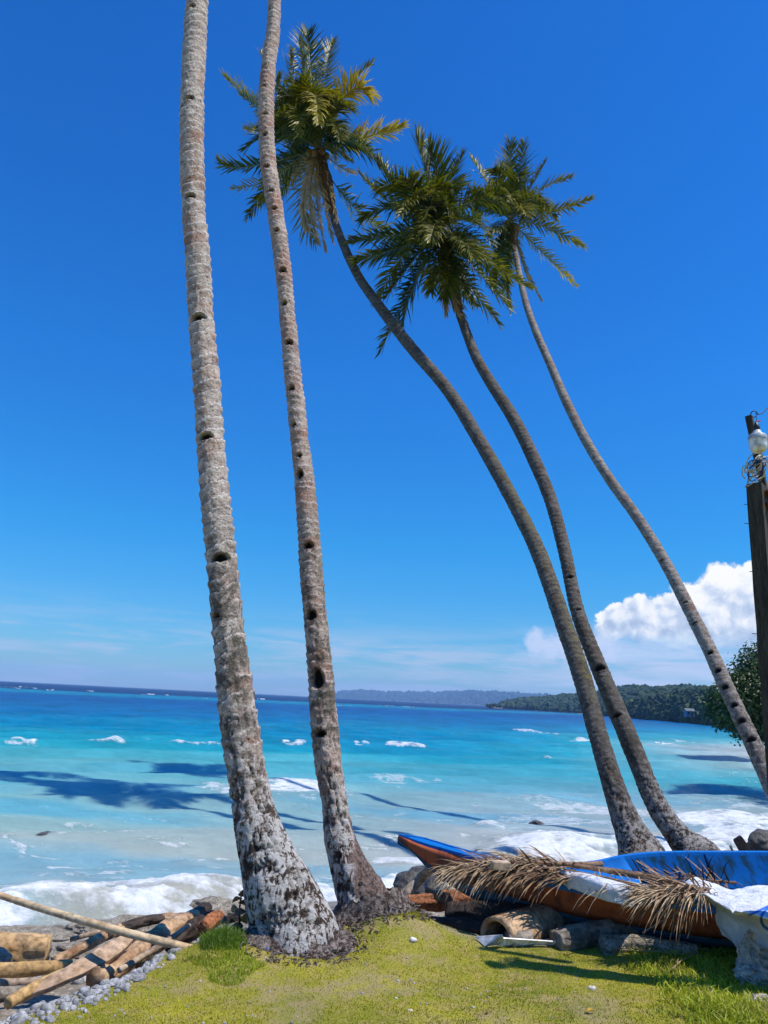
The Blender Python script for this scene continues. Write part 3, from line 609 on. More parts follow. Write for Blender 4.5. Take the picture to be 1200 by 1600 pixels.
def px_frond(root, C0, Y, pm, pt, dm, dt, **k):
    """frond that runs from the crown through two sighted points at depths Y+dm, Y+dt"""
    o = frond('dead_frond' if k.get('dead', 0) > .5 else 'frond', C0, at_y(*pm, Y + dm), at_y(*pt, Y + dt), **k)
    return child(o, root)

# ------------------------------------------------------------------ palm trunks
def trunk(name, tab, Y0, k, matn, root, notches=(), ring=(0.09, 0.15), ra=0.010, lich=(0.3, 1.3), moss=None, seed=0, m=64, step=0.014, extra=(), ext=None, flat=0.0, furrow=0.02, bare=False, lm=1.0, notch_size=1.0, tall=()):
    """tab: (py, left px, right px) rows from top to bottom"""
    rs = np.random.default_rng(seed); tab = np.array(tab, float)[::-1]          # bottom first
    pts = []
    for py, l, r in tab:
        c = at_slant((l + r) / 2, py, Y0, k); q, dp = proj(c); pts.append([*c, (r - l) / 2 * dp[0] / F])
    pts = np.array(pts)
    # widths were read along the horizontal; correct for lean
    ds = np.gradient(pts[:, :3], axis=0); tn = ds / np.linalg.norm(ds, axis=1)[:, None]; pts[:, 3] *= np.sqrt(np.clip(1 - tn[:, 0] ** 2, .35, 1))
    if ext is not None:                                                          # go on to the crown above the frame
        pts = np.vstack([pts, ext])
    low = pts[0].copy(); low[2] -= .22; low[:2] -= (pts[1] - pts[0])[:2] * .6; low[3] *= 1.12; pts = np.vstack([low, pts])
    Ls = np.linalg.norm(np.diff(pts[:, :3], axis=0), axis=1).sum(); n = int(Ls / step)
    RS = resample(pts, n)
    for c in range(4):
        kk = np.hanning(2 * int(.18 / step) + 1); kk /= kk.sum(); pad = len(kk) // 2
        e = np.r_[2 * RS[0, c] - RS[pad:0:-1, c], RS[:, c], 2 * RS[-1, c] - RS[-2:-pad - 2:-1, c]]; RS[:, c] = np.convolve(e, kk, 'valid')
    P, rad = RS[:, :3], np.maximum(RS[:, 3], .03)
    T, U, V = frames(P); s = np.r_[0, np.cumsum(np.linalg.norm(np.diff(P, axis=0), axis=1))]
    th = np.linspace(0, 2 * np.pi, m, endpoint=False); TH, S_ = np.meshgrid(th, s); RR = np.repeat(rad[:, None], m, 1)
    H = np.repeat(P[:, 2][:, None], m, 1) - P[0, 2] - .2
    cx, sy = np.cos(TH), np.sin(TH)
    rb = [0.0]
    while rb[-1] < s[-1] + .3: rb.append(rb[-1] + ring[0] + (ring[1] - ring[0]) * rs.random())
    rb = np.array(rb); sw_ = S_ + .035 * np.sin(TH + rs.random() * 6) + .02 * (fbm(cx * 1.5 + 5, sy * 1.5, S_ * 1.5, 3, seed) - .5) * 4
    idx = np.clip(np.searchsorted(rb, sw_) - 1, 0, len(rb) - 2); phs = (sw_ - rb[idx]) / (rb[idx + 1] - rb[idx]); phs = np.clip(phs, 0, 1)
    rstr = sstep(0.4, 1.6, H) * (0.6 + .8 * _hash(idx, idx * 0, idx * 0, seed))
    d = ra * rstr * (phs ** 1.6 - .4)
    f1 = fbm(cx * 2.2 * rad[:, None] * 6, sy * 2.2 * rad[:, None] * 6, S_ * 5, 4, seed + 3)
    d += (f1 - .5) * .018 * (1 + .6 * sstep(1.8, .2, H))
    q1 = fbm(cx * rad[:, None] * 22, sy * rad[:, None] * 22, S_ * 9, 4, seed + 9, .6)
    crack = sstep(.085, .0, np.abs(q1 - .5)) * sstep(2.6, .6, H) * (f1 < .56)
    d -= furrow * crack * sstep(3.0, .4, H)
    d += (fbm(cx * rad[:, None] * 40, sy * rad[:, None] * 40, S_ * 30, 3, seed + 21) - .5) * .012
    rot = np.zeros_like(d)
    q, dp = proj(P); cam_dir = np.array([0, 0, CAMZ]) - P; cam_dir /= np.linalg.norm(cam_dir, axis=1)[:, None]
    inside = np.argsort(q[:, 1])
    for no in notches:
        px, py = no[:2]; sz = no[2] if len(no) > 2 else 1.0
        i = int(np.argmin(np.abs(q[:, 1] - py))); hw = rad[i] * F / dp[i]
        off_ = math.asin(float(np.clip((px - q[i, 0]) / hw, -.8, .8)))
        base = math.atan2(cam_dir[i] @ V[i], cam_dir[i] @ U[i]); right = np.array([1.0, 0, 0])
        # sense of rotation so that +offset moves to the right in the picture
        e1 = math.cos(base + .1) * U[i] + math.sin(base + .1) * V[i]; e0 = math.cos(base) * U[i] + math.sin(base) * V[i]
        sg = 1 if (e1 - e0) @ right > 0 else -1
        tc = base + sg * off_; da = (TH - tc + np.pi) % (2 * np.pi) - np.pi; a = da * rad[i]; b = S_ - s[i]
        w_, h_ = .072 * sz * notch_size * (rad[i] / .14), .040 * sz * notch_size * (no[3] if len(no) > 3 else 1)
        nz = (fbm(TH * 9, S_ * 30, None, 3, seed + 77) - .5) * .35
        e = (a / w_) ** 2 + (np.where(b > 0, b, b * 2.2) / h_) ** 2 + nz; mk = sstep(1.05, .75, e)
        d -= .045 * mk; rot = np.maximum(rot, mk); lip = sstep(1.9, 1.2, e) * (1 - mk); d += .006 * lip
    rr = np.maximum(RR + d, .02)
    X = P[:, None, :] + rr[..., None] * (cx[..., None] * U[:, None, :] + sy[..., None] * V[:, None, :])
    li = sstep(lich[1], lich[0], H) * np.ones_like(H) * lm
    if bare:
        wx = cx * U[:, None, 0] + sy * V[:, None, 0]; bm__ = sstep(.62, .40, H + .22 * (.6 - wx) + (f1 - .5) * .5) * sstep(-.15, .15, wx + (q1 - .5) * .8); li = li * (1 - bm__); warmv = bm__
    else: warmv = np.zeros_like(H)
    mo = np.zeros_like(H)
    if moss is not None:
        mo = sstep(moss[0], moss[0] + .5, H) * sstep(moss[1] + .8, moss[1], H) * sstep(moss[2], moss[2] + .8, cx * 1.0)
    o = mesh('trunk', X.reshape(-1, 3), grid_faces(n, m, True), M[matn], attrs={'ring': phs * rstr.clip(0, 1) + .5 * (1 - rstr.clip(0, 1)), 'rot': rot, 'lich': li, 'moss': mo, 'crack': crack * .85, 'fibre': warmv, 'coarse': sstep(.9, 1.5, H) * sstep(3.4, 2.2, H) * (.4 + lm * .6)})
    child(o, root); return P, rad

def add_roots(root, c, rx, ry, h, n, seed):
    """low fibrous mass of rootlets round the foot: a rough collar and loose ends"""
    rs = np.random.default_rng(seed); m, k = 220, 30; th = np.linspace(0, 2 * np.pi, m, endpoint=False); rows = []
    for j in range(k):
        q = j / (k - 1); rad_ = .72 + q * (.22 + .10 * np.sin(th * 3 + seed) + .10 * (fbm(np.cos(th) * 3 + 9, np.sin(th) * 3, None, 3, seed) - .5) * 2)
        x, y = c[0] + rx * rad_ * np.cos(th), c[1] + ry * rad_ * np.sin(th)
        z = ground_z(x, y) + (h * (1 - q) ** 1.3 + .012) * (q < 1) - .02 * (q == 1) + c[2] * .6 * (1 - q) + (fbm(x * 34, y * 34, None, 5, seed, .75) - .5) * .085 * (1 - q * .6)
        rows.append(np.stack([x, y, z], 1))
    parts = [(np.vstack(rows), [tuple(f) for f in grid_faces(k, m, True)])]
    for i in range(n):
        a = rs.random() * 6.283; r0 = .9 + .42 * rs.random(); p = np.array([c[0] + rx * math.cos(a) * r0, c[1] + ry * math.sin(a) * r0, 0]); p[2] = float(ground_z(p[0], p[1])) + h * max(0, 1.15 - r0) * 1.5 + .01
        dr = rs.normal(size=3); dr[2] = abs(dr[2]) * .3; dr /= np.linalg.norm(dr); q_ = p + dr * (.02 + .03 * rs.random())
        parts.append(tube_vf(resample(np.array([p, (p + q_) / 2 + rs.normal(size=3) * .006, q_]), 4), .0025 + .003 * rs.random(), 4))
    v, f = join_vf(parts); return child(mesh('root_skirt', v, f, M['root_mass']), root)

TA = [(0, 292, 324), (50, 288, 322), (100, 285, 320), (150, 283, 318), (250, 282, 318), (350, 286, 322), (400, 289.5, 328), (500, 295, 334), (600, 302, 344), (700, 308, 351), (800, 315, 362), (900, 325, 373), (1000, 333, 384), (1100, 340, 400), (1180, 350, 411), (1250, 360, 425), (1313, 367, 450), (1350, 371, 470), (1380, 373, 490), (1413, 378, 508), (1440, 384, 524), (1468, 388, 538)]
TB = [(0, 420, 438), (50, 416, 437), (100, 409, 431), (150, 404, 428), (200, 404, 428), (250, 406, 431), (300, 413, 438), (350, 420, 446), (400, 427, 453), (500, 437, 462), (600, 445, 473), (700, 456, 484), (800, 463, 497), (900, 469, 505), (1000, 477, 515), (1100, 483, 525), (1180, 490, 533), (1247, 500, 543), (1313, 507, 557), (1347, 512, 574), (1380, 516, 594), (1413, 522, 618), (1436, 528, 632)]
ra_ = at_z(462, 1468, 0.02); rb_ = at_z(578, 1436, 0.05)
rootA = empty('palm_tree', 'tall pale palm trunk with wide lichen-white foot, nearest the camera on the left', 'palm tree', (ra_[0], ra_[1], 0), 'palms along the shore')
rootB = empty('palm_tree', 'slimmer reddish palm trunk with many dark notches, second from the left', 'palm tree', (rb_[0], rb_[1], 0), 'palms along the shore')
e0, e1 = at_slant(308, 0, ra_[1], .13), at_slant(300, 100, ra_[1], .13); dA = (e0 - e1) / np.linalg.norm(e0 - e1)
extA = [[*(e0 + dA * k + np.array([.012 * k * k, 0, 0])), .11 - .002 * k] for k in (1.5, 3.5, 6, 9)]
e0, e1 = at_slant(429, 0, rb_[1], .13), at_slant(419, 100, rb_[1], .13); dB = (e0 - e1) / np.linalg.norm(e0 - e1)
extB = [[*(e0 + dB * k + np.array([.01 * k * k, 0, 0])), .088 - .0015 * k] for k in (1.5, 3.5, 6, 8.5)]
trunk('a', TA, ra_[1], .13, 'trunk_pale', rootA, [(297, 25, 1.0), (294, 168, 1.1), (297, 320, 1.1), (311, 508, 1.35), (322, 692, 1.15), (344, 880, 1.3), (338, 965, .6)], lich=(.55, 1.5), seed=2, m=96, step=.011, ext=extA, ra=.016, ring=(.08, .15), furrow=.026)
trunk('b', TB, rb_[1], .13, 'trunk_warm', rootB, [(421, 22, .7), (412, 112, .8), (411, 145, .8), (414, 187, 1), (414, 219, 1), (418, 269, 1), (425, 307, 1), (430, 335, 1), (433, 369, 1), (442, 431, 1.3), (444, 482, 1.2), (452, 543, 1.3), (455, 614, 1.2), (459, 669, .9), (468, 717, .9), (468, 748, 1.2, 1.6), (482, 859, 1.3), (485, 967, 1.4, 1.4), (496, 1068, 1.5, 2.4), (500, 1148, 1.2, 1.0)], lich=(.35, 1.3), moss=(1.7, 3.4, .3), notch_size=.8, seed=4, m=80, step=.012, ext=extB, ra=.010, ring=(.05, .09), furrow=.022, bare=True)
add_roots(rootA, (ra_[0] + .0, ra_[1] + .0, 0.0), .40, .36, .06, 320, 3)
add_roots(rootB, (rb_[0] + .02, rb_[1], 0.03), .33, .31, .11, 260, 4)

# three palms leaning out over the sea
def cw(rows): return [(y, x - w_ / 2, x + w_ / 2) for x, y, w_ in rows]
TC = cw([(520, 336, 11), (528, 360, 12), (545, 402, 14), (563, 437, 15), (590, 475, 17), (640, 540, 20), (700, 610, 21), (750, 690, 22), (795, 770, 23), (840, 860, 25), (876, 960, 27), (910, 1060, 29), (938, 1160, 31), (958, 1225, 35), (975, 1275, 43), (988, 1305, 54), (1000, 1330, 72), (1004, 1345, 84)])
TD = cw([(716, 485, 12), (727, 515, 14), (745, 560, 16), (768, 600, 18), (800, 650, 20), (833, 715, 21), (860, 780, 20), (882, 860, 20), (904, 960, 22), (943, 1060, 27), (985, 1160, 31), (1010, 1222, 33), (1033, 1270, 37), (1052, 1297, 44), (1070, 1318, 58), (1084, 1334, 80), (1088, 1345, 92)])
TE = cw([(803, 385, 8), (812, 430, 9), (822, 475, 10), (838, 520, 11.5), (860, 570, 12.5), (885, 628, 14), (912, 682, 15), (950, 745, 16), (1000, 815, 17.5), (1040, 880, 18), (1075, 948, 20), (1110, 1018, 22), (1140, 1085, 24), (1170, 1148, 26), (1196, 1205, 28), (1222, 1262, 32), (1240, 1300, 42), (1252, 1325, 60)])
bC, bD, bE = at_z(1002, 1338, -.42), at_z(1084, 1336, -.42), at_z(1250, 1322, -.55)
rootC = empty('palm_tree', 'leaning palm whose crown holds yellow and orange fronds, leftmost of the three leaning ones', 'palm tree', tuple(bC), 'palms along the shore')
rootD = empty('palm_tree', 'leaning palm with dense dark green crown between two other leaning palms', 'palm tree', tuple(bD), 'palms along the shore')
rootE = empty('palm_tree', 'thinnest leaning palm, its pale spotted trunk crossing the white cloud', 'palm tree', tuple(bE), 'palms along the shore')
KC, KD, KE = .50, .50, .52
trunk('c', TC, bC[1] + .42 * KC, KC, 'trunk_dark', rootC, [], lich=(.25, 1.1), moss=(2.0, 7.0, -.6), seed=6, m=48, step=.02, ra=.010, ring=(.07, .12), furrow=.03, lm=.45)
trunk('d', TD, bD[1] + .42 * KD, KD, 'trunk_dark', rootD, [(892, 908, 1.2), (906, 958, .8), (940, 1050, 1.6, 1.3), (965, 1122, 1.2)], lich=(.3, 1.6), seed=8, m=48, step=.02, ra=.010, ring=(.08, .14), furrow=.03, lm=.5)
trunk('e', TE, bE[1] + .55 * KE, KE, 'trunk_slim', rootE, [(1034, 877, .8), (1073, 945, .8), (1087, 977, .9), (1111.5, 1024, 1.05, 1.5), (1123.5, 1053, 1.1, 1.7), (1135, 1078, 1.15, 1.9), (1149, 1106, 1.1, 1.6), (1161, 1131, 1.1, 1.8), (1176, 1160, 1.2, 1.6)], lich=(.2, 1.4), seed=10, m=40, step=.02, ra=.008, ring=(.10, .16), furrow=.01)

c5 = lambda x, y: (330 + x / 3.4286, 30 + y / 3.4286)
c6 = lambda x, y: (540 + x / 3.0, 190 + y / 3.0)
def crown(root, tab, Y0, k, centre, cv, spec, fill, nuts, seed, dead_tint=.2, Lf=.80, yellow=.25):
    top = at_slant((tab[0][1] + tab[0][2]) / 2, tab[0][0], Y0, k); C0 = at_y(*centre, top[1] + .1); Y = C0[1]
    neck = resample(np.array([top, (top + C0) / 2, C0]), 8)
    v, f = tube_vf(neck, np.array([.13, .15, .19, .22, .22, .19, .13, .05]), 12, disp=lambda a, s: .03 * np.sin(a * 5 + s * 9)); child(mesh('crown_shaft', v, f, M['sheath']), root)
    for i, sp_ in enumerate(spec):
        (pm, pt, dm, dt), kw = sp_[:4], (sp_[4] if len(sp_) > 4 else {})
        kw = dict(kw); kw.setdefault('L', Lf); kw.setdefault('seed', seed * 100 + i); st = kw.pop('at', None)
        cc = C0 if st is None else at_y(*cv(*st), Y)
        px_frond(root, cc, Y, cv(*pm), cv(*pt), dm, dt, **kw)
    rs = np.random.default_rng(seed)
    for i in range(fill):
        a = rs.random() * 6.283; el = R(rs.uniform(-20, 75)); Lr = rs.uniform(1.8, 2.8)
        dv = np.array([math.cos(a) * math.cos(el), math.sin(a) * math.cos(el), math.sin(el)])
        pm = C0 + dv * Lr * .55; pt = C0 + dv * Lr + np.array([0, 0, -.9 - .3 * rs.random()])
        child(frond('frond', C0, pm, pt, L=Lf * .95, n=60, droop=.5 + rs.random() * .9, twist=rs.normal() * .6, tint=rs.random() * yellow, seed=seed * 7 + i), root)
    for i in range(nuts):
        a = i / nuts * 6.283; v, f = rock_vf(C0 + np.array([.28 * math.cos(a), .28 * math.sin(a), -.28 - .12 * (i % 2)]), (.10, .10, .14), 2, i, .05); child(mesh('coconut', v, f, M['coconut']), root)
    return C0
CC = crown(rootC, TC, bC[1] + .42 * KC, KC, (497, 232), c5, [
    ((535, 320), (520, 70), .3, .4, dict(L=1.1, tint=.0, droop=.15, wid=.05, twist=1.0)),
    ((505, 350), (470, 110), -.2, -.2, dict(L=.9, tint=.12, droop=.15)),
    ((600, 340), (655, 110), .5, .9, dict(L=.8, tint=.25, droop=.2)),
    ((690, 430), (870, 225), .2, .5, dict(L=.6, tint=.3, droop=.3)),
    ((730, 400), (850, 420), -.6, -.8, dict(L=.95, tint=.62, droop=.6, tipdead=.3, updead=.4)),
    ((640, 470), (760, 500), -.9, -1.5, dict(L=.8, tint=.2, droop=.6)),
    ((800, 640), (1030, 570), .0, -.4, dict(L=.75, tint=.55, droop=.5, updead=.8, tipdead=.6)),
    ((640, 690), (740, 760), -.6, -1.0, dict(L=.6, tint=.25, droop=1.0)),
    ((690, 790), (775, 830), .3, .4, dict(L=.3, dead=.9, droop=.9, n=20, matn='frond_leaf')),
    ((810, 1050), (1060, 1215), .2, -.2, dict(L=.85, tint=.32, droop=.35, n=80, at=(640, 850))),
    ((300, 500), (62, 300), .5, .7, dict(L=.7, tint=.35, droop=.2)),
    ((360, 560), (150, 400), -.1, .1, dict(L=.7, tint=.05, droop=.3)),
    ((350, 620), (190, 590), .8, 1.2, dict(L=.6, dead=.65, tint=.7, droop=.8)),
    ((200, 790), (40, 760), .0, -.2, dict(L=.55, tint=.08, droop=.3)),
    ((300, 860), (110, 905), .5, .7, dict(L=.45, tint=.1, dead=.4, droop=.8, n=36)),
    ((360, 400), (262, 170), .7, .9, dict(L=.7, tint=.1, droop=.2, tipdead=.5)),
    ((440, 400), (430, 160), .3, .5, dict(L=.8, tint=.45, droop=.2)),
    ((400, 500), (350, 330), .0, -.3, dict(L=.9, tint=.08, droop=.4)),
    ((430, 620), (340, 660), -.8, -1.4, dict(L=.8, tint=.15, droop=.6)),
    ((470, 560), (360, 520), -.9, -1.8, dict(L=.9, tint=.2, droop=.7)),
    ((560, 410), (575, 560), -1.2, -2.2, dict(L=.95, tint=.50, droop=.55, wid=.06)),
    ((500, 500), (470, 620), -1.3, -2.0, dict(L=.8, tint=.3, droop=.6)),
    ((640, 560), (690, 650), -1.2, -1.9, dict(L=.8, tint=.15, droop=.6)),
    ((500, 950), (520, 1130), -.4, -.35, dict(L=.5, dead=1.0, tint=.1, droop=1.2, n=60, sweep=.35)),
    ((530, 960), (572, 1200), -.5, -.4, dict(L=.5, dead=1.0, tint=.2, droop=1.2, n=60, sweep=.4)),
    ((565, 960), (612, 1240), -.45, -.35, dict(L=.45, dead=.95, tint=.3, droop=1.2, n=60, sweep=.35)),
    ((600, 960), (650, 1190), -.3, -.3, dict(L=.45, dead=1.0, tint=.1, droop=1.2, n=60, sweep=.4)),
    ((640, 940), (670, 1120), -.3, -.2, dict(L=.40, dead=.9, tint=.1, droop=1.2, n=50, sweep=.4)),
    ((490, 960), (560, 1200), .4, .5, dict(L=.8, tint=.05, dead=.25, droop=.3, n=50)),
    ((470, 820), (440, 890), .3, .4, dict(L=.3, dead=.8, droop=1.5, n=24))], 12, 7, 31)
CD_ = crown(rootD, TD, bD[1] + .42 * KD, KD, (688, 362), c6, [
    ((230, 400), (62, 240), .6, .9, dict(L=.6, tint=.25, droop=.3)),
    ((250, 330), (150, 165), .3, .4, dict(L=.7, tint=.12, droop=.3)),
    ((390, 300), (330, 70), .3, .3, dict(L=1.25, tint=.03, droop=.1, wid=.06)),
    ((440, 300), (390, 120), .0, -.2, dict(L=1.0, tint=.04, droop=.2)),
    ((470, 330), (555, 150), .5, .7, dict(L=.7, tint=.03, droop=.3)),
    ((320, 330), (300, 280), -1.2, -2.0, dict(L=.95, tint=.15, droop=.8)),
    ((340, 370), (260, 440), -1.3, -2.3, dict(L=.9, tint=.25, droop=.8)),
    ((240, 530), (20, 560), .2, .2, dict(L=.75, tint=.10, droop=.9, n=80)),
    ((220, 600), (50, 650), -.2, -.3, dict(L=.75, tint=.05, droop=.9)),
    ((340, 620), (185, 830), .0, -.1, dict(L=.8, tint=.10, droop=.6, n=70)),
    ((300, 800), (160, 1085), .2, .3, dict(L=.75, tint=.0, droop=.7, n=80, at=(420, 600))),
    ((330, 740), (270, 960), -.1, .0, dict(L=.75, tint=.02, droop=.8, n=70)),
    ((590, 370), (740, 400), .1, -.5, dict(L=.85, tint=.10, droop=1.2, n=80)),
    ((420, 480), (400, 560), -1.6, -2.4, dict(L=.95, tint=.18, droop=1.0)),
    ((380, 500), (330, 560), -1.2, -2.0, dict(L=.9, tint=.12, droop=1.0)),
    ((520, 540), (600, 640), -1.4, -2.3, dict(L=.95, tint=.14, droop=1.0)),
    ((560, 560), (660, 650), -.9, -1.4, dict(L=.8, tint=.12, droop=1.1)),
    ((600, 680), (770, 880), -.5, -.8, dict(L=.75, tint=.10, droop=.8, n=70)),
    ((640, 640), (870, 780), .3, .4, dict(L=.6, tint=.2, droop=.8, n=70)),
    ((590, 780), (720, 950), .0, .0, dict(L=.65, tint=.08, droop=.9, n=60, at=(500, 640))),
    ((510, 700), (590, 850), -.6, -.8, dict(L=.8, tint=.05, droop=1.0)),
    ((420, 640), (400, 800), -.8, -1.1, dict(L=.75, tint=.16, droop=1.0)),
    ((480, 680), (460, 820), -.9, -1.1, dict(L=.75, tint=.05, droop=1.0)),
    ((460, 740), (470, 900), -.6, -.5, dict(L=.45, dead=1.0, tint=.2, droop=2.0, n=60, sweep=.5)),
    ((490, 780), (530, 900), -.6, -.5, dict(L=.40, dead=.85, tint=.1, droop=2.0, n=60, sweep=.5)),
    ((540, 880), (605, 1090), .0, .1, dict(L=.40, tint=.0, dead=.5, droop=1.6, n=50, sweep=.6))], 11, 6, 37, yellow=.15)
CE = crown(rootE, TE, bE[1] + .55 * KE, KE, (797, 345), c6, [
    ((770, 280), (772, 95), .2, .3, dict(L=.95, tint=.10, droop=.15)),
    ((810, 280), (838, 100), .5, .7, dict(L=.9, tint=.12, droop=.2)),
    ((860, 320), (940, 185), .2, .3, dict(L=.65, tint=.3, droop=.4)),
    ((900, 330), (1062, 262), .6, .8, dict(L=.65, tint=.22, droop=.5)),
    ((970, 420), (1155, 360), .0, -.2, dict(L=.6, tint=.28, droop=.9, n=80)),
    ((950, 500), (1115, 590), .1, -.1, dict(L=.65, tint=.38, droop=.6, n=70)),
    ((930, 620), (1080, 770), .3, .3, dict(L=.55, tint=.55, droop=.5, updead=.4, tipdead=.5, n=60)),
    ((690, 330), (585, 165), .6, .9, dict(L=.7, tint=.42, droop=.2)),
    ((700, 370), (600, 330), -.7, -1.2, dict(L=.8, tint=.05, droop=.9)),
    ((660, 360), (620, 420), .3, .4, dict(L=.7, tint=.05, droop=1.0)),
    ((740, 480), (690, 520), -1.3, -2.0, dict(L=.9, tint=.25, droop=1.3)),
    ((740, 520), (720, 690), -.8, -1.2, dict(L=.8, tint=.0, droop=1.2)),
    ((800, 400), (850, 440), -1.4, -2.2, dict(L=.9, tint=.45, droop=.6)),
    ((860, 380), (930, 400), -1.0, -1.6, dict(L=.8, tint=.15, droop=.7)),
    ((720, 600), (700, 780), -.2, -.2, dict(L=.6, tint=.0, droop=1.1)),
    ((740, 640), (765, 870), -.3, -.4, dict(L=.6, tint=.1, droop=.9, at=(760, 560))),
    ((850, 700), (920, 840), .2, .2, dict(L=.28, dead=.85, droop=1.5, n=50, sweep=.5)),
    ((830, 660), (870, 780), .1, .2, dict(L=.28, dead=.8, droop=1.5, n=40, sweep=.5))], 10, 6, 41)
# crowns of the two near palms stand above the frame and throw their shadows on the sea
def top_crown(root, C0, seed, nf=24):
    rs = np.random.default_rng(seed)
    for i in range(nf):
        a = i * 2.399; el = R(75 - 95 * i / nf); Lr = 3.6 + .4 * rs.random(); dv = np.array([math.cos(a) * math.cos(el), math.sin(a) * math.cos(el), math.sin(el)])
        child(frond('frond', C0, C0 + dv * Lr * .55, C0 + dv * Lr + np.array([0, 0, -1.3]), L=.85, n=50, droop=.8, tint=.1 + .2 * rs.random(), seed=seed + i), root)
    for i in range(7):
        a = i * .9; v, f = rock_vf(C0 + np.array([.25 * math.cos(a), .25 * math.sin(a), -.35]), (.11, .11, .15), 2, i, .05); child(mesh('coconut', v, f, M['coconut']), root)
top_crown(rootA, np.array(extA[-1][:3]), 51); top_crown(rootB, np.array(extB[-1][:3]), 83)

# ------------------------------------------------------------------ broadleaf trees on the right shore
def leaf_tree(name, label, base, blobs, nleaf, seed, leaf=0.17, trunk_r=.22, limbs=True):
    rs = np.random.default_rng(seed); root = empty(name, label, 'tree', tuple(base), 'broadleaf trees on the right shore')
    parts = []; top = np.mean([b[0] for b in blobs], 0)
    fork = np.array(base) * .45 + top * .55; fork[2] = base[2] + (top[2] - base[2]) * .45
    parts.append(tube_vf(resample(np.array([np.array(base) - [0, 0, .3], (np.array(base) + fork) / 2 + rs.normal(size=3) * .15, fork]), 10), np.linspace(trunk_r, trunk_r * .6, 10), 10))
    for b in blobs: parts.append(tube_vf(resample(np.array([fork, (fork + b[0]) / 2 + rs.normal(size=3) * .25, b[0]]), 8), np.linspace(trunk_r * .45, .03, 8), 6))
    v, f = join_vf(parts); child(mesh('trunk', v, f, M['bark']), root)
    V = []; ti = []; wts = np.array([b[1] ** 2 for b in blobs]); wts /= wts.sum()
    for _ in range(nleaf // 6):
        b = blobs[rs.choice(len(blobs), p=wts)]; d = rs.normal(size=3); d /= np.linalg.norm(d); rr = b[1] * (rs.random() ** .33) * (.75 + .5 * float(vnoise([d[0] * 2.5 + seed], [d[1] * 2.5], [d[2] * 2.5])[0]))
        c = b[0] + d * rr * np.array([1, 1, .8]); tn = rs.random() ** 2 * .8
        for __ in range(6):
            q = c + rs.normal(size=3) * leaf * .9; n_ = d + rs.normal(size=3) * .6 + [0, 0, .5]; n_ /= np.linalg.norm(n_)
            a = np.cross(n_, rs.normal(size=3)); a /= np.linalg.norm(a); bb = np.cross(n_, a); l = leaf * (.7 + .6 * rs.random())
            V += [q - a * l * .5, q - bb * l * .28 + n_ * l * .05, q + a * l * .5, q + bb * l * .28 + n_ * l * .05]; ti += [np.clip(tn + rs.normal() * .1, 0, 1)] * 4
    Fq = np.arange(len(V)).reshape(-1, 4)
    child(mesh('crown', np.array(V), Fq, M['tree_leaf'], smooth=False, attrs={'tint': ti, 'dead': np.zeros(len(ti))}), root); return root
def bl(px, py, Y, r): return (at_y(px, py, Y), r)
leaf_tree('broadleaf_tree', 'dark leafy tree overhanging the water beside the post on the right shore', (17.0, 28.2, -.4),
          [bl(1190, 1065, 27.5, 1.05), bl(1215, 1050, 28, 1.5), bl(1172, 1085, 27, .9), bl(1162, 1104, 27, .7), bl(1185, 1120, 27.5, 1.1), bl(1150, 1085, 27, .55), bl(1220, 1100, 28, 1.5), bl(1200, 1132, 27, .7), bl(1260, 1060, 28, 2.0), bl(1143, 1070, 27, .28), bl(1160, 1063, 27, .35), bl(1152, 1116, 27, .3)], 44000, 61, leaf=.135)
leaf_tree('broadleaf_tree', 'smaller bushy tree farther along the right shore behind the leaning pale palm', (30.5, 50, -.4),
          [bl(1128, 1098, 49, 1.0), bl(1140, 1112, 49, 1.2), bl(1128, 1114, 49, .9), bl(1150, 1100, 50, 1.6), bl(1165, 1120, 50, 1.6), bl(1142, 1124, 49, .8), bl(1180, 1100, 50, 1.8)], 15000, 67, leaf=.24)
leaf_tree('broadleaf_tree', 'tall tree outside the frame on the right shore that shades the water', (18.5, 24, 0),
          [(np.array([17.5, 24, 5.5]), 2.0), (np.array([18.5, 26, 6.5]), 2.2), (np.array([16.8, 22, 4.8]), 1.6), (np.array([19.5, 22.5, 6]), 2.2)], 12000, 71, leaf=.26)

# ------------------------------------------------------------------ boat
BX = [  # px, rail y, orange bottom y, hull bottom y, rail z, side slope, keel slope
    (623, 1308, 1309, 1310, .47, .0, .0), (640, 1314, 1321, 1323, .455, .01, .02), (668, 1323, 1347, 1351, .43, .02, .05), (700, 1332, 1366, 1373, .41, .04, .10), (740, 1343, 1382, 1394, .39, .06, .16),
    (800, 1359, 1399, 1416, .37, .08, .24), (850, 1373, 1415, 1435, .355, .10, .28), (920, 1388, 1433, 1452, .345, .12, .32), (1000, 1400, 1446, 1467, .34, .13, .36), (1110, 1415, 1462, 1481, .34, .13, .38), (1200, 1424, 1471, 1491, .34, .13, .38)]
FX = [(623, 1308, .47), (650, 1311, .46), (700, 1325, .43), (760, 1341, .40), (840, 1353, .37), (900, 1354, .36), (935, 1350, .355), (965, 1343, .35), (1000, 1338, .35), (1060, 1335, .35), (1130, 1335, .35), (1200, 1335, .35)]
near = []
for px, ry, oy, by, z, s1, s2 in BX:
    Np = at_z(px, ry, z); near.append((Np, at_y(px, oy, Np[1] + s1), at_y(px, by, Np[1] + s2)))
NR = np.array([n_[0] for n_ in near]); NO = np.array([n_[1] for n_ in near]); NB = np.array([n_[2] for n_ in near])
far_ = np.array([at_z(x, y, z) for x, y, z in FX])
def pl(P, n):
    return resample(P, n)
def extend(P, pts): return np.vstack([P, pts])
NR = extend(NR, [NR[-1] + [.9, -.05, 0], NR[-1] + [2.0, .12, .0], NR[-1] + [3.0, .45, .02]])
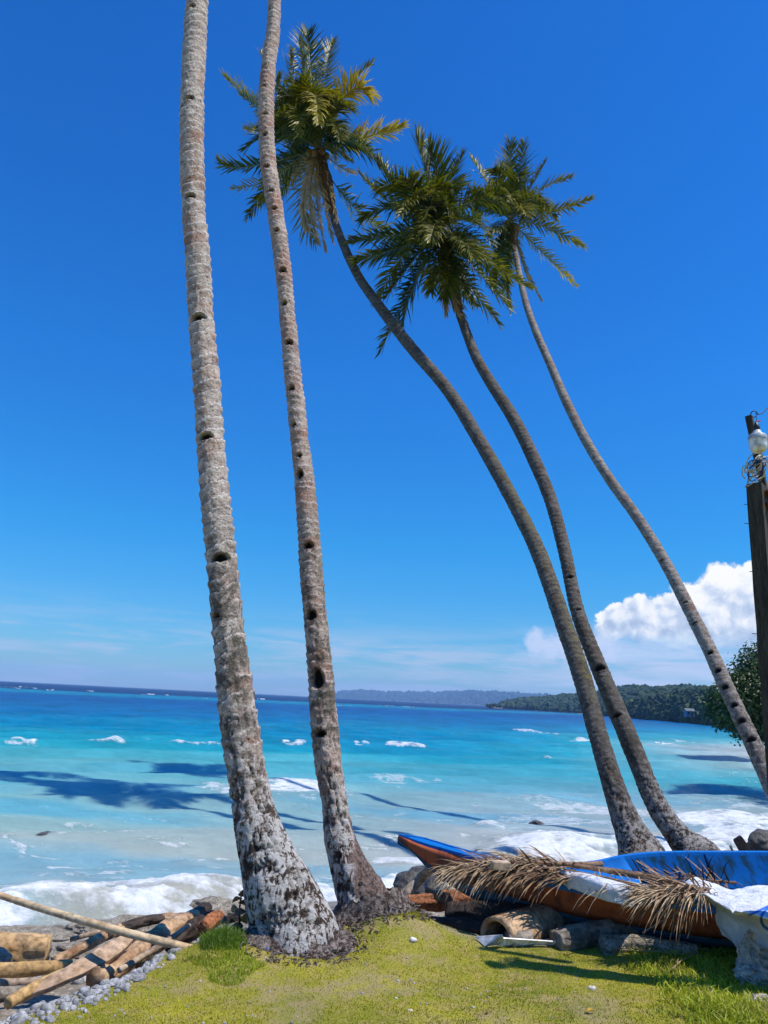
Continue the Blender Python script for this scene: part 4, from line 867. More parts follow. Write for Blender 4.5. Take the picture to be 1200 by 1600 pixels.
NO = extend(NO, [NO[-1] + [.9, -.05, 0], NO[-1] + [2.0, .12, .0], NO[-1] + [2.98, .40, .05]])
NB = extend(NB, [NB[-1] + [.9, -.05, 0], NB[-1] + [2.0, .10, .0], NB[-1] + [2.95, .30, .06]])
far_ = extend(far_, [far_[-1] + [.6, .05, 0], far_[-1] + [1.7, -.1, 0], far_[-1] + [2.4, -.45, .02]])
NS = 60
nr, no_, nb, fr = pl(NR, NS), pl(NO, NS), pl(NB, NS), pl(far_, NS)
fo_ = fr + (no_ - nr) * np.array([1, -1, 1]); fb = fr + (nb - nr) * np.array([1, -1, 1])
gap = np.maximum((fr - nr)[:, 1], .0)[:, None]
kl = (nb + fb) / 2; w_b = np.minimum((fb - nb)[:, 1] / 2, .35).clip(0.0)
nbb, fbb = nb.copy(), fb.copy()
cross = fb[:, 1] < nb[:, 1]; nbb[cross, 1] = kl[cross, 1]; fbb[cross, 1] = kl[cross, 1]
crx = fo_[:, 1] < no_[:, 1]; mo_ = (no_ + fo_) / 2; no_[crx, 1] = mo_[crx, 1]; fo_[crx, 1] = mo_[crx, 1]
kl[:, 2] -= .03
bm_, t = newmat('boat_paint'); P = t.coord(); n = t.noise(P, 5, 7, .65); n2 = t.noise(P, 30, 4, .7)
def paint(name, c1, c2, dirt, rough=.45, lo=.5, hi=.68, st=(1, 1, 1), spec=.2):
    m, t = newmat(name); P = t.mapping(t.coord(), st); n = t.noise(P, 4, 7, .65); n2 = t.noise(P, 28, 5, .7); n3 = t.noise(t.mapping(P, (2.5, 2.5, .5)), 5, 5, .6)
    c = t.mix(n, c1, c2); c = t.mix(t.ramp(n3, [(lo, 0.0), (hi, .85)]), c, dirt); c = t.mix(t.ramp(n2, [(.62, 0.0), (.72, .6)]), c, dirt)
    finish(t, c, rough, spec, t.bump(n2, .25, .004)); M[name] = m
paint('orange_paint', (0.40, 0.085, 0.028), (0.50, 0.14, 0.05), (0.16, 0.05, 0.03), .6, .47, .66)
paint('teal_paint', (0.02, 0.065, 0.10), (0.035, 0.10, 0.14), (0.02, 0.035, 0.045), .5)
paint('blue_paint', (0.002, 0.05, 0.20), (0.003, 0.08, 0.28), (0.008, 0.025, 0.03), .9, .43, .60, spec=.03)
paint('rim_paint', (0.004, 0.11, 0.42), (0.006, 0.19, 0.56), (0.01, 0.05, 0.15), .45, .54, .7)
bo = empty('wooden_boat', 'orange and blue wooden boat hauled up on the grass edge, bow to the left', 'boat', (2.4, 6.3, 0))
def strip(name, rows, matn, flip=False, smooth=True, thick=0.0, split=None):
    G = np.array(rows); Fq = grid_faces(G.shape[0], G.shape[1]);  Fq = Fq[:, ::-1] if flip else Fq
    o = child(mesh(name, G.reshape(-1, 3), Fq, M[matn] if isinstance(matn, str) else matn, smooth=smooth), bo)
    if thick: md = o.modifiers.new('solid', 'SOLIDIFY'); md.thickness = thick; md.offset = -1
    return o
def lerp(a, b, q): return a * (1 - q) + b * q
strip('side_panel', [lerp(nr, no_, q) + np.array([0, -.012 * math.sin(q * np.pi), 0]) for q in np.linspace(0, 1, 5)], 'orange_paint', thick=.018)
strip('side_panel', [lerp(fr, fo_, q) for q in np.linspace(0, 1, 5)], 'orange_paint', True, thick=.018)
strip('hull_bottom', [no_] + [lerp(no_, nbb, .55) + [0, -.012, -.004]] + [nbb, kl, fbb, lerp(fo_, fbb, .55), fo_], 'teal_paint', thick=.018)
inn = [lerp(nr, no_, q) + np.array([0, .028, 0]) * np.minimum(1, gap / .1) for q in (0.02, .5, 1)]
inf = [lerp(fr, fo_, q) - np.array([0, .028, 0]) * np.minimum(1, gap / .1) for q in (1, .5, .02)]
kin = (inn[2] + inf[0]) / 2; kin[:, 2] = np.minimum(kl[:, 2] + .10, np.minimum(nr[:, 2], fr[:, 2]) - .035)
il = inn[2].copy(); il[:, 2] = np.minimum(np.maximum(kin[:, 2] + .02, inn[2][:, 2] - .12), nr[:, 2] - .03); il[:, 1] = lerp(inn[2], inf[0], .15)[:, 1]
ir = inf[0].copy(); ir[:, 2] = il[:, 2]; ir[:, 1] = lerp(inn[2], inf[0], .85)[:, 1]
strip('interior', inn + [il, kin, ir] + inf, 'blue_paint', True)
def rail(P, out, w0=.05, h0=.055, name='gunwale'):
    n = len(P); q = np.array([[0, 0], [1, 0], [1, -1], [0, -1]], float); rows = []
    for i in range(n):
        sc = min(1.0, .25 + i / 14); rows.append([P[i] + np.array([0, out * (w0 * sc * (b[0] - .35)), h0 * 1.3 * (b[1] + .38)]) for b in q])
    G = np.array(rows); Fq = [tuple(x) for x in grid_faces(n, 4, True)] + [(0, 1, 2, 3), ((n - 1) * 4 + 3, (n - 1) * 4 + 2, (n - 1) * 4 + 1, (n - 1) * 4)]
    o = child(mesh(name, G.reshape(-1, 3), Fq, M['rim_paint'], smooth=False), bo); bevel(o, .008, 2); return o
rail(nr, -1); rail(fr, 1)
# bow deck between the rails
k0 = 22
strip('bow_deck', [nr[:k0] + [0, .0, .004], lerp(nr, fr, .5)[:k0] + [0, 0, -.012], fr[:k0] + [0, 0, .004]], 'rim_paint', True, thick=.015)
stemv, stemf = tube_vf(resample(np.array([nbb[1], nbb[3], nbb[6], nbb[10]]), 14), np.linspace(.008, .012, 14), 6); child(mesh('stem', stemv, stemf, M['orange_paint']), bo)
for i in (30, 40, 50):                                       # ribs inside
    rp = np.array([inf[2][i], inf[1][i], ir[i], kin[i], il[i], inn[1][i]]) + [0, 0, .012]
    v, f = tube_vf(resample(rp, 24), .018, 6); child(mesh('rib', v, f, M['blue_paint']), bo)
# ------------------------------------------------------------------ driftwood, logs, poles
def log(name, label, pts, rad, matn, seed=0, m=28, n=90, rough=.34, group='driftwood on the beach', cat='driftwood', mat2=None, ends=None, flat=1.0):
    P = resample(np.array(pts, float), n); rr = np.interp(np.linspace(0, 1, n), np.linspace(0, 1, len(rad)), rad)
    mr = float(np.mean(rad)); rad = [r_ * .9 for r_ in rad]
    dsp = lambda a, s: mr * rough * ((fbm(np.cos(a) * 1.6 + 0 * s + seed, np.sin(a) * 1.6 + 0 * s, s / mr * .35 + 0 * a, 4, seed) - .5) * 2 + (fbm(np.cos(a) * 6 + 0 * s, np.sin(a) * 6 + 0 * s, s / mr * .5 + 0 * a, 3, seed + 4) - .5) * .8 - .9 * np.exp(-((fbm(np.cos(a) * 2.5 + 3 + 0 * s, np.sin(a) * 2.5 + 0 * s, s / mr * .12 + 0 * a, 3, seed + 9) - .5) / .022) ** 2))
    v, f = tube_vf(P, rr, m, disp=dsp)
    mats = [M[matn]] + ([M[mat2]] if mat2 else []); mi = None
    if mat2:
        cen = np.array([v[list(q)].mean(0) for q in f]); sa = np.linalg.norm(cen - P[0], axis=1) / np.linalg.norm(P[-1] - P[0]); mi = [int(any(a <= x <= b for a, b in ends)) for x in sa]
    o = mesh(name, v, f, mats, matidx=mi); return tag(o, label, cat, group)
def gz(px, py, r=0.0):
    """point on the ground seen at a pixel, raised by r"""
    d = ray(px, py); t0 = 1.0
    for t_ in np.linspace(2, 30, 1600):
        p = np.array([0, 0, CAMZ]) + d * t_
        if p[2] <= float(ground_z(p[0], p[1])) + r: return p
    return p
def lift(p, h): return p + np.array([0, 0, h])
L1a, L1b = at_z(158, 1530, -0.120), at_z(318, 1428, -0.140)
log('driftwood_log', 'thick brown driftwood log with trunk shadow painted on its upper end, under the bamboo pole', [at_z(150, 1534, -0.180), at_z(200, 1502, -0.160), at_z(262, 1458, -0.140), at_z(322, 1424, -0.140)], [.075, .085, .085, .06], 'brown_wood', 3, mat2='dark_and_shadow_wood', ends=[(.86, 1.2)])  # upper end carries the near palm's cast shadow as colour
log('driftwood_branch', 'thin curved brown branch with painted shadow bands lying beyond the thick log', [at_z(84, 1502, -0.480), at_z(135, 1478, -0.460), at_z(190, 1450, -0.430), at_z(240, 1437, -0.410), at_z(285, 1433, -0.410)], [.035, .042, .045, .042, .035], 'brown_wood', 5, mat2='dark_and_shadow_wood', ends=[(.44, .50), (.60, .88)])  # dark bands are the palm trunk's shadow painted onto the branch
log('driftwood_log', 'stout golden log with ragged right end at the left edge', [at_z(-60, 1480, -0.480), at_z(0, 1483, -0.480), at_z(40, 1484, -0.480), at_z(76, 1484, -0.480)], [.13, .13, .125, .11], 'golden_wood', 7, rough=.25)
log('driftwood_pole', 'straight pale pole lying below the stout golden log', [at_z(-50, 1518, -0.350), at_z(20, 1516, -0.350), at_z(80, 1511, -0.350), at_z(112, 1507, -0.350)], [.05, .05, .048, .035], 'plank_edge', 9, rough=.08)
log('driftwood_pole', 'short grey brown pole, lowest of those at the left edge', [at_z(-50, 1538, -0.320), at_z(20, 1536, -0.320), at_z(66, 1532, -0.320)], [.03, .03, .02], 'bleached_wood', 11, rough=.1)
log('driftwood_pole', 'stub of weathered pole half buried by pebbles at the left edge', [at_z(-40, 1560, -0.280), at_z(10, 1553, -0.280), at_z(38, 1548, -0.280)], [.04, .045, .03], 'log_gray', 12, rough=.2)
log('driftwood_log', 'dark log in shade between the thick brown log and the palm foot', [at_z(262, 1475, -0.200), at_z(300, 1452, -0.160), at_z(336, 1434, -0.100)], [.06, .07, .06], 'dark_and_shadow_wood', 13)
log('driftwood_log', 'broken brown log stub with pale hollow end beside the palm foot', [at_z(318, 1450, -0.080), at_z(334, 1437, -0.060), at_z(348, 1430, -0.040)], [.05, .055, .05], 'orange_husk', 14, mat2='bleached_wood', ends=[(.9, 1.2)])
log('driftwood_branch', 'thin stick lying flat under the split plank', [at_z(100, 1507, -0.360), at_z(140, 1505, -0.360), at_z(170, 1500, -0.360)], [.014, .015, .01], 'dark_and_shadow_wood', 15)
log('driftwood_branch', 'long pale grey branch lying farthest back among the driftwood, above the dark banded one', [at_z(110, 1468, -0.480), at_z(190, 1446, -0.440), at_z(270, 1427, -0.410)], [.018, .026, .016], 'bleached_wood', 171, rough=.15)
log('driftwood_branch', 'slender tan branch lying along the lower side of the thick brown log', [at_z(186, 1516, -0.100), at_z(240, 1484, -0.060), at_z(296, 1446, -0.040)], [.018, .022, .014], 'bleached_wood', 172, rough=.15)
# split plank
pA = [at_z(22, 1562, -.25), at_z(100, 1526, -.14), at_z(170, 1488, -.06), at_z(204, 1465, -.02)]
PP = resample(np.array(pA), 30); T_, U_, V_ = frames(PP, (0, 0, 1)); side = np.cross(T_, U_); rows = []
for i in range(30):
    q = i / 29; hw = np.interp(q, [0, .3, .8, 1], [.035, .05, .062, .03]) * (1 + .06 * math.sin(i)); th_ = .018; up = U_[i] * .86 + side[i] * -.5 * 0; sd_ = side[i] * .90 + np.array([0, 0, -.42]); sd_ /= np.linalg.norm(sd_); nn_ = np.cross(T_[i], sd_)
    rows.append([PP[i] - sd_ * hw - nn_ * th_, PP[i] + sd_ * hw - nn_ * th_, PP[i] + sd_ * hw + nn_ * th_, PP[i] - sd_ * hw + nn_ * th_])
G = np.array(rows); Fq = [tuple(x) for x in grid_faces(30, 4, True)] + [(0, 1, 2, 3), (119, 118, 117, 116)]
tag(bevel(mesh('split_plank', G.reshape(-1, 3), Fq, M['plank_wood'], smooth=False), .006), 'pale split plank leaning on the driftwood logs above the pebbles', 'plank', 'driftwood on the beach')
log('driftwood_branch', 'yellowish split branch running alongside the pale plank', [at_z(12, 1568, -0.220), at_z(60, 1540, -0.190), at_z(120, 1512, -0.170), at_z(150, 1500, -0.160)], [.035, .035, .03, .015], 'plank_edge', 17, rough=.15)
# bamboo pole across
log('bamboo_pole', 'long straight pale bamboo pole propped from the grass toward the left', [at_y(-60, 1378, 5.6), at_y(0, 1399, 5.5), at_y(100, 1430, 5.35), at_y(200, 1458, 5.2), at_z(306, 1484, .0)], [.020, .021, .023, .025, .024], 'bamboo', 18, rough=.06, m=14)

# hollow log and timber under the boat
def hollow_log(label, a, b, r, seed, cut=1.0):
    a, b = np.array(a), np.array(b); T0 = (b - a) / np.linalg.norm(b - a); S0 = np.cross(T0, [0, 0, 1.0]); S0 /= np.linalg.norm(S0); U0 = np.cross(S0, T0)
    rows = []; th = np.linspace(-.15, np.pi + .15, 28)
    def ringp(c, rad_, s): return [c + rad_ * (1 + .06 * (float(vnoise([np.cos(x) * 2 + seed], [s * 3], [np.sin(x) * 2])[0]) - .5)) * (np.cos(x) * S0 + np.sin(x) * U0) for x in th]
    n = 16; out = [ringp(a + (b - a) * i / n, r, i / n * 3) for i in range(n + 1)]; inn_ = [ringp(a + (b - a) * i / n, r * .78, i / n * 3) for i in range(n + 1)]
    G1_, G2_ = np.array(out), np.array(inn_); m_ = len(th); v = np.vstack([G1_.reshape(-1, 3), G2_.reshape(-1, 3)]); o_ = G1_.shape[0] * m_
    f = [tuple(q) for q in grid_faces(n + 1, m_)] + [tuple(q[::-1] + o_) for q in grid_faces(n + 1, m_)]
    for i in range(n): f += [(i * m_, (i + 1) * m_, (i + 1) * m_ + o_, i * m_ + o_), ((i + 1) * m_ - 1, i * m_ + m_ - 1 + o_, (i + 1) * m_ + m_ - 1 + o_, (i + 1) * m_ + m_ - 1)]
    for j in range(m_ - 1): f += [(j, j + o_, j + 1 + o_, j + 1), (n * m_ + j, n * m_ + j + 1, n * m_ + j + 1 + o_, n * m_ + j + o_)]
    return tag(mesh('hollow_log', v, f, M['brown_wood']), label, 'log', 'timber under the boat')
hollow_log('halved hollow log arched over the dark gap below the boat bow', at_z(776, 1468, .01), at_z(872, 1440, .01), .15, 2)
TG = 'timber under the boat'
log('supporting_log', 'broad grey log standing in shade under the arched hollow log', [at_z(792, 1470, .02), at_z(830, 1470, .02)], [.06, .06], 'log_gray', 22, n=20, group=TG, cat='log')
log('supporting_log', 'weathered log under the middle of the hull, draped by dry leaflets', [at_z(868, 1472, .03), at_z(915, 1462, .05), at_z(990, 1456, .05)], [.075, .085, .07], 'log_gray', 23, n=40, rough=.3, group=TG, cat='log')
log('supporting_log', 'long pale grey driftwood under the hull, right of the draped log', [at_z(940, 1478, .03), at_z(1010, 1478, .03), at_z(1090, 1490, .02)], [.07, .06, .05], 'beach_rock', 24, n=50, rough=.45, group=TG, cat='log')
log('supporting_log', 'dark round timber lying across beneath the boat bow', [at_z(640, 1440, -.05), at_z(700, 1446, 0), at_z(790, 1455, 0)], [.05, .055, .05], 'dark_and_shadow_wood', 25, n=40, group=TG, cat='log')
log('supporting_log', 'dark log behind the hollow log, deep in the boat shade', [at_z(700, 1425, .0), at_z(800, 1430, .05), at_z(900, 1440, .05)], [.08, .09, .08], 'dark_and_shadow_wood', 26, n=40, group=TG, cat='log')
log('rotten_log', 'shaggy orange rotten log lying between the palm foot and the boat', [at_z(632, 1410, .02), at_z(680, 1408, .03), at_z(720, 1404, .04), at_z(790, 1406, .02)], [.05, .075, .07, .04], 'orange_husk', 27, n=50, rough=.4, group=TG, cat='log')
log('driftwood_branch', 'grey sun-bleached branch propped on the dark rocks under the bow', [at_z(626, 1404, -.2), at_z(650, 1380, -.1), at_z(676, 1352, .12)], [.05, .045, .04], 'log_gray', 28, n=30, rough=.25)
# scrap of pale blue board and white strip in front of hollow log
pb = [at_z(742, 1463, .03), at_z(785, 1460, .10), at_z(790, 1474, .015), at_z(758, 1478, .01)]
o = mesh('board_scrap', np.array(pb), [(0, 1, 2, 3)], M['grey_plastic'], smooth=False); md = o.modifiers.new('s', 'SOLIDIFY'); md.thickness = .01; tag(o, 'torn triangular pale blue grey board scrap before the hollow log', 'scrap', 'scrap boards before the boat')
pb = [at_z(778, 1464, .07), at_z(868, 1470, .04), at_z(868, 1475, .01), at_z(776, 1476, .01)]
o = mesh('board_scrap', np.array(pb), [(0, 1, 2, 3)], M['white_plastic'], smooth=False); md = o.modifiers.new('s', 'SOLIDIFY'); md.thickness = .008; tag(o, 'long narrow white strip lying on the grass before the hollow log', 'scrap', 'scrap boards before the boat')

# ------------------------------------------------------------------ rocks, pebbles
def rock(name, label, c, size, matn, seed, sub=4, rough=.45, freq=1.4, group=None, rotz=0):
    v, f = rock_vf(c, size, sub, seed, rough, freq, rotz); return tag(mesh(name, v, np.array(f), M[matn], smooth=True), label, 'rock', group)
RG = 'rocks at the water edge'
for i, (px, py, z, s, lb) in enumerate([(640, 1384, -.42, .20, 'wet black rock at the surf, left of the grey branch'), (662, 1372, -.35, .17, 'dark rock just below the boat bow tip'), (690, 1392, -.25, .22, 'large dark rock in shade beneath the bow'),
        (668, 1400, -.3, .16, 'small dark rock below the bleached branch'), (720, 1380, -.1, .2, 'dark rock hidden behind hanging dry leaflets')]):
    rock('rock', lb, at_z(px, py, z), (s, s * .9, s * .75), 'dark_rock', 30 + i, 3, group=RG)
rock('rock', 'pale round coral rock behind the hanging leaflets at the bow', at_z(712, 1392, .02), (.16, .14, .12), 'coral_rock', 36, 3, group=RG)
rock('rock', 'dark rock awash in the shallows near the left edge', at_z(72, 1312, WATER + .02), (.24, .30, .13), 'dark_rock', 40, 3, group='rocks in the sea')
rock('rock', 'small brown rock showing in the shallows above the boat bow', at_z(838, 1288, WATER), (.15, .2, .10), 'dark_rock', 41, 3, group='rocks in the sea')
rock('rock', 'long flat pale reef rock at the surf above the golden log', at_z(28, 1468, -.72), (.62, .30, .08), 'beach_rock', 42, 4, .5, 2.2, group=RG)
rock('rock', 'low brown reef rock in the surf right of the golden log', at_z(155, 1453, -.82), (.30, .22, .07), 'beach_rock', 43, 4, .5, 2.2, group=RG)
rock('rock', 'grey reef rock between the bamboo pole and the curved branch', at_z(150, 1490, -.72), (.42, .30, .09), 'beach_rock', 44, 4, .5, 2.2, group=RG)
rock('rock', 'broad pale reef rock under the upper end of the curved branch', at_z(225, 1455, -.70), (.45, .32, .09), 'beach_rock', 45, 4, .5, 2.2, group=RG)
rock('rock', 'pale reef rock in the surf left of the near palm foot', at_z(345, 1422, -.62), (.32, .22, .11), 'beach_rock', 46, 4, .5, 2.0, group=RG)
rock('rock', 'small grey rock wedged at the left edge under the golden log', at_z(-2, 1505, -.5), (.09, .1, .10), 'beach_rock', 47, 3, group=RG)
# coral boulders at right
v, f = ICO[5]; 
def boulder(label, c, size, seed, peak=None, tilt=0):
    v, f = ICO[5]; n = fbm(v[:, 0] * 1.3 + seed, v[:, 1] * 1.3, v[:, 2] * 1.3, 6, seed, .6); r = 1 + (n - .5) * 1.0 - .22 * sstep(.52, .62, fbm(v[:, 0] * 3, v[:, 1] * 3 + seed, v[:, 2] * 3, 4, seed + 3))
    p = v * r[:, None] * np.array(size)
    if peak: up = sstep(0, 1, v[:, 2]); p[:, 0] += peak[0] * up * 1.0; p[:, 2] += peak[1] * up ** 2; p[:, :2] *= (1 - .62 * up)[:, None]
    return tag(mesh('coral_boulder', p + np.array(c), np.array(f), M['coral_rock']), label, 'rock', 'coral boulders at the right edge')
bc = at_z(1172, 1530, 0); boulder('pitted pointed cream coral boulder before the big white sheet', at_y(1180, 1510, 5.26), (.125, .14, .12), 3, (-.04, .09))
boulder('rough brown-cream coral boulder at the right edge behind the pointed one', at_y(1216, 1512, 5.24), (.16, .12, .09), 5)
boulder('rounded dark grey boulder with pale top below the pointed one', at_y(1178, 1533, 5.14), (.12, .10, .075), 8)
boulder('flat pale stone in the weeds at the bottom right edge', at_z(1192, 1568, .0), (.10, .09, .05), 9)
rock('rock', 'large round grey rock at the right edge beyond the boat', at_z(1200, 1330, -.28), (.30, .28, .26), 'dark_rock', 51, 4, group=RG)
rock('rock', 'low pale rock on the sand behind the blue hull', at_z(1160, 1345, -.5), (.35, .3, .15), 'beach_rock', 52, 4, group=RG)
# dark paddle-like board standing behind boat
a, b = at_z(1151, 1308, .12), at_z(1174, 1350, -.25); a[1] = b[1] = 8.4; a = at_y(1151, 1308, 8.4); b = at_y(1178, 1352, 8.4)
ax = (a - b) / np.linalg.norm(a - b); rt = np.cross(ax, [0, 1, 0]); rt /= np.linalg.norm(rt); rows = []
for q, wq in ((0, 1), (.5, 1), (.85, .98), (.95, .9), (1.0, .68)):
    c_ = b + (a - b) * q; rows.append([c_ - rt * .055 * wq + [0, -.012, 0], c_ + rt * .055 * wq + [0, -.012, 0], c_ + rt * .055 * wq + [0, .012, 0], c_ - rt * .055 * wq + [0, .012, 0]])
G = np.array(rows); o = mesh('dark_plank', G.reshape(-1, 3), [tuple(x) for x in grid_faces(5, 4, True)] + [(3, 2, 1, 0), (16, 17, 18, 19)], M['dark_and_shadow_wood'], smooth=False); tag(bevel(o, .004), 'dark upright plank leaning behind the blue hull by the round rock', 'plank')
log('driftwood_pole', 'short thin grey stake beside the dark upright plank', [at_y(1141, 1321, 8.4), at_y(1146, 1332, 8.4), at_y(1152, 1345, 8.4)], [.012, .014, .014], 'log_gray', 60, n=10)

# pebbles: a bed nobody could count
pv, pf, pt_ = [], [], []; v1, f1 = ICO[2]; o_ = 0; rs = np.random.default_rng(5)
def pebble(x, y, r, z=None):
    global o_
    z = float(ground_z(x, y)) if z is None else z; d = 1 + (rs.random(3) - .5) * .7; sh = 1 + .5 * (fbm(v1[:, 0] * 1.4 + x * 9, v1[:, 1] * 1.4 + y * 7, v1[:, 2] * 1.4, 3, 3) - .5)
    p = v1 * sh[:, None] * r * d; a = rs.random() * 6.28; p = p @ np.array([[math.cos(a), math.sin(a), 0], [-math.sin(a), math.cos(a), 0], [0, 0, 1]]); p[:, 2] *= .75
    pv.append(p + [x, y, z + r * .18]); pf.append(f1 + o_); o_ += len(v1)
for _ in range(8500):
    x = rs.uniform(-4.6, -1.15); tq = rs.normal() * .26 * np.interp(x, [-4, -2, -1.2], [1.6, 1.1, .6]) + .10
    y = float(ygrass(x)) - float((fbm([x * 1.7], [float(ygrass(x)) * 1.7], None, 3, 5)[0] - .5) * .30) + tq; pebble(x, y, float(np.clip(rs.lognormal(-4.85, .6), .004, .030)))
for _ in range(420):
    px = rs.uniform(940, 1110); p = at_z(px, rs.uniform(1462, 1486), .0); pebble(p[0], p[1], rs.uniform(.012, .035))
for _ in range(500):
    px = rs.uniform(-50, 400); p = at_z(px, rs.uniform(1405, 1530), -.6); pebble(p[0], p[1], rs.uniform(.01, .05))
for _ in range(160):
    px = rs.uniform(-40, 900); p = at_z(px, rs.uniform(1500, 1640), 0); pebble(p[0], p[1], rs.uniform(.003, .008))
stuff(mesh('gravel', np.vstack(pv), np.vstack(pf), M['gravel']), 'grey and white pebbles heaped along the edge of the lawn', 'pebbles')
for px, py, r, lb in [(925, 1547, .020, 'round pale grey stone lying alone on the lawn'), (641, 1581, .012, 'small white stone near the bottom centre of the lawn'), (645, 1471, .022, 'grey stone at the mossy mound beside the second palm'), (619, 1561, .008, 'tiny white stone on the lawn, left of the bottom centre')]:
    p = gz(px, py); v, f = rock_vf((p[0], p[1], p[2] + r * .4), (r * 1.2, r, r * .8), 2, int(px), .2); tag(mesh('stone', v, f, M['pale_stone']), lb, 'stone', 'stones on the lawn')

# ------------------------------------------------------------------ grass
def blades(name, pts, hmin, hmax, wd, matn, seed, lean=.5, tint=(0, 1), dead=.06, hfun=None):
    rs = np.random.default_rng(seed); n = len(pts); z = ground_z(pts[:, 0], pts[:, 1])
    h = hmin + (hmax - hmin) * rs.random(n) ** 1.5
    if hfun is not None: h = h * hfun
    a = rs.random(n) * 6.283; w_ = wd * (.6 + .8 * rs.random(n)); ld = rs.random(n) * 6.283; le = lean * rs.random(n) * h
    B = np.stack([pts[:, 0], pts[:, 1], z - .002], 1); wv = np.stack([np.cos(a), np.sin(a), 0 * a], 1) * w_[:, None] / 2
    mid_ = B + np.stack([np.cos(ld) * le * .35, np.sin(ld) * le * .35, h * .6], 1); tip = B + np.stack([np.cos(ld) * le, np.sin(ld) * le, h * (.95)], 1)
    V = np.stack([B - wv, B + wv, mid_ + wv * .7, mid_ - wv * .7, tip], 1).reshape(-1, 3); b = np.arange(n) * 5
    Fq = np.stack([b, b + 1, b + 2, b + 3], 1); Ft = np.stack([b + 3, b + 2, b + 4], 1)
    me_f = np.vstack([np.hstack([Ft, Ft[:, 2:]])[:0], Fq]); 
    T3 = np.vstack([np.stack([b, b + 1, b + 2], 1), np.stack([b, b + 2, b + 3], 1), Ft])
    pn = fbm(pts[:, 0] * 1.1, pts[:, 1] * 1.1, None, 4, 71); tn = np.clip(tint[0] + (tint[1] - tint[0]) * (sstep(.35, .62, pn) * .6 + .4 * rs.random(n)), 0, 1)
    de = (rs.random(n) < dead + .35 * sstep(.55, .7, fbm(pts[:, 0] * 3, pts[:, 1] * 3, None, 3, 73))).astype(float) * rs.random(n)
    return mesh(name, V, T3, M[matn], smooth=False, attrs={'tint': np.repeat(tn, 5), 'dead': np.repeat(de, 5)})
rs = np.random.default_rng(21); N = 230000
d_ = 3.6 + 3.2 * rs.random(N) ** 1.15; X_ = (rs.random(N) * 1.36 - .68) * d_; gpt = np.stack([X_, d_], 1)
tg = gpt[:, 1] - ygrass(gpt[:, 0]); keep = (tg < .10) & (rs.random(N) < np.where(tg > -.15, .5, 1)); 
bare = barez(gpt[:, 0], gpt[:, 1]); keep &= rs.random(N) > bare * .6; gpt = gpt[keep]
stuff(blades('lawn_grass', gpt, .005, .016, .0045, 'grass_leaf', 3, 1.0), 'short mossy yellow green lawn in the foreground', 'grass')
def patch(px0, px1, py0, py1, n, seed, pw=1.0):
    rs = np.random.default_rng(seed); P_ = [at_z(rs.uniform(px0, px1), rs.uniform(py0, py1), 0)[:2] for _ in range(n)]; return np.array(P_)
pt = patch(312, 384, 1462, 1500, 5200, 31); ce = at_z(348, 1482, 0); rr = np.hypot((pt[:, 0] - ce[0]) / .19, (pt[:, 1] - ce[1]) / .24)
pt = pt[rr < 1]; stuff(blades('tall_grass_tuft', pt, .05, .13, .004, 'dark_grass_leaf', 32, .9, (0, .5), hfun=1.05 - .75 * rr[rr < 1]), 'dense deep green grass tuft left of the near palm foot', 'grass')
pt = patch(215, 420, 1480, 1545, 9000, 33); ce2 = at_z(330, 1506, 0); e2 = np.hypot((pt[:, 0] - ce2[0]) / .42, (pt[:, 1] - ce2[1]) / .26); pt = pt[(fbm(pt[:, 0] * 4, pt[:, 1] * 4, None, 3, 4) - .35 * e2 > .24)]
stuff(blades('rough_grass', pt, .010, .036, .005, 'weed_leaf', 34, 1.2, (.0, .7)), 'longer rough green grass on the bank below the tuft', 'grass')
pt = patch(595, 665, 1425, 1470, 3500, 35); stuff(blades('mound_moss', pt, .01, .03, .005, 'grass_leaf', 36, .9, (.5, 1)), 'yellow green moss on the mound beside the second palm', 'grass')
pt = patch(960, 1230, 1486, 1610, 22000, 37); kk = fbm(pt[:, 0] * 2.5, pt[:, 1] * 2.5, None, 3, 6) + sstep(1.2, 2.1, pt[:, 0]) * .35; pt = pt[(kk > .55) & (np.random.default_rng(2).random(len(pt)) < sstep(1.5, 2.7, pt[:, 0] + (fbm(pt[:, 0] * 3, pt[:, 1] * 3, None, 3, 9) - .5) * 1.2))]
stuff(blades('weed_grass', pt, .012, .065, .010, 'weed_leaf', 38, 1.7, (.1, 1)), 'longer bright weedy grass by the coral boulders at bottom right', 'grass')

# leaves and litter
def leafshape(name, c, L, Wd, rz, matn, label, cat='leaf', group=None, tilt=(0, 0)):
    n = 9; V = []
    for i in range(n):
        q = i / (n - 1); hw = Wd / 2 * math.sin(math.pi * min(1, q * .96 + .02)) ** .8; x = (q - .5) * L; zc = .12 * L * math.sin(q * 3.1)
        V += [(x, -hw, zc + hw * .5), (x, 0, zc), (x, hw, zc + hw * .5)]
    V = np.array(V) @ np.array(Matrix.Rotation(tilt[0], 3, 'X') @ Matrix.Rotation(tilt[1], 3, 'Y')).T; ca, sa = math.cos(rz), math.sin(rz); V = V @ np.array([[ca, sa, 0], [-sa, ca, 0], [0, 0, 1]]) + np.array(c)
    o = mesh(name, V, grid_faces(n, 3), M[matn]); md = o.modifiers.new('s', 'SOLIDIFY'); md.thickness = .0015
    return tag(o, label, cat, group) if label else o
p = gz(922, 1585); leafshape('fallen_leaf', lift(p, .012), .06, .03, .3, 'yellow_leaf', 'curled yellow brown leaf on the lawn at bottom right of centre', group='fallen leaves on the lawn')
p = gz(762, 1585); leafshape('fallen_leaf', lift(p, .012), .035, .02, 1.3, 'brown_leaf', 'small dark brown leaf on the lawn, left of the yellow one', group='fallen leaves on the lawn')
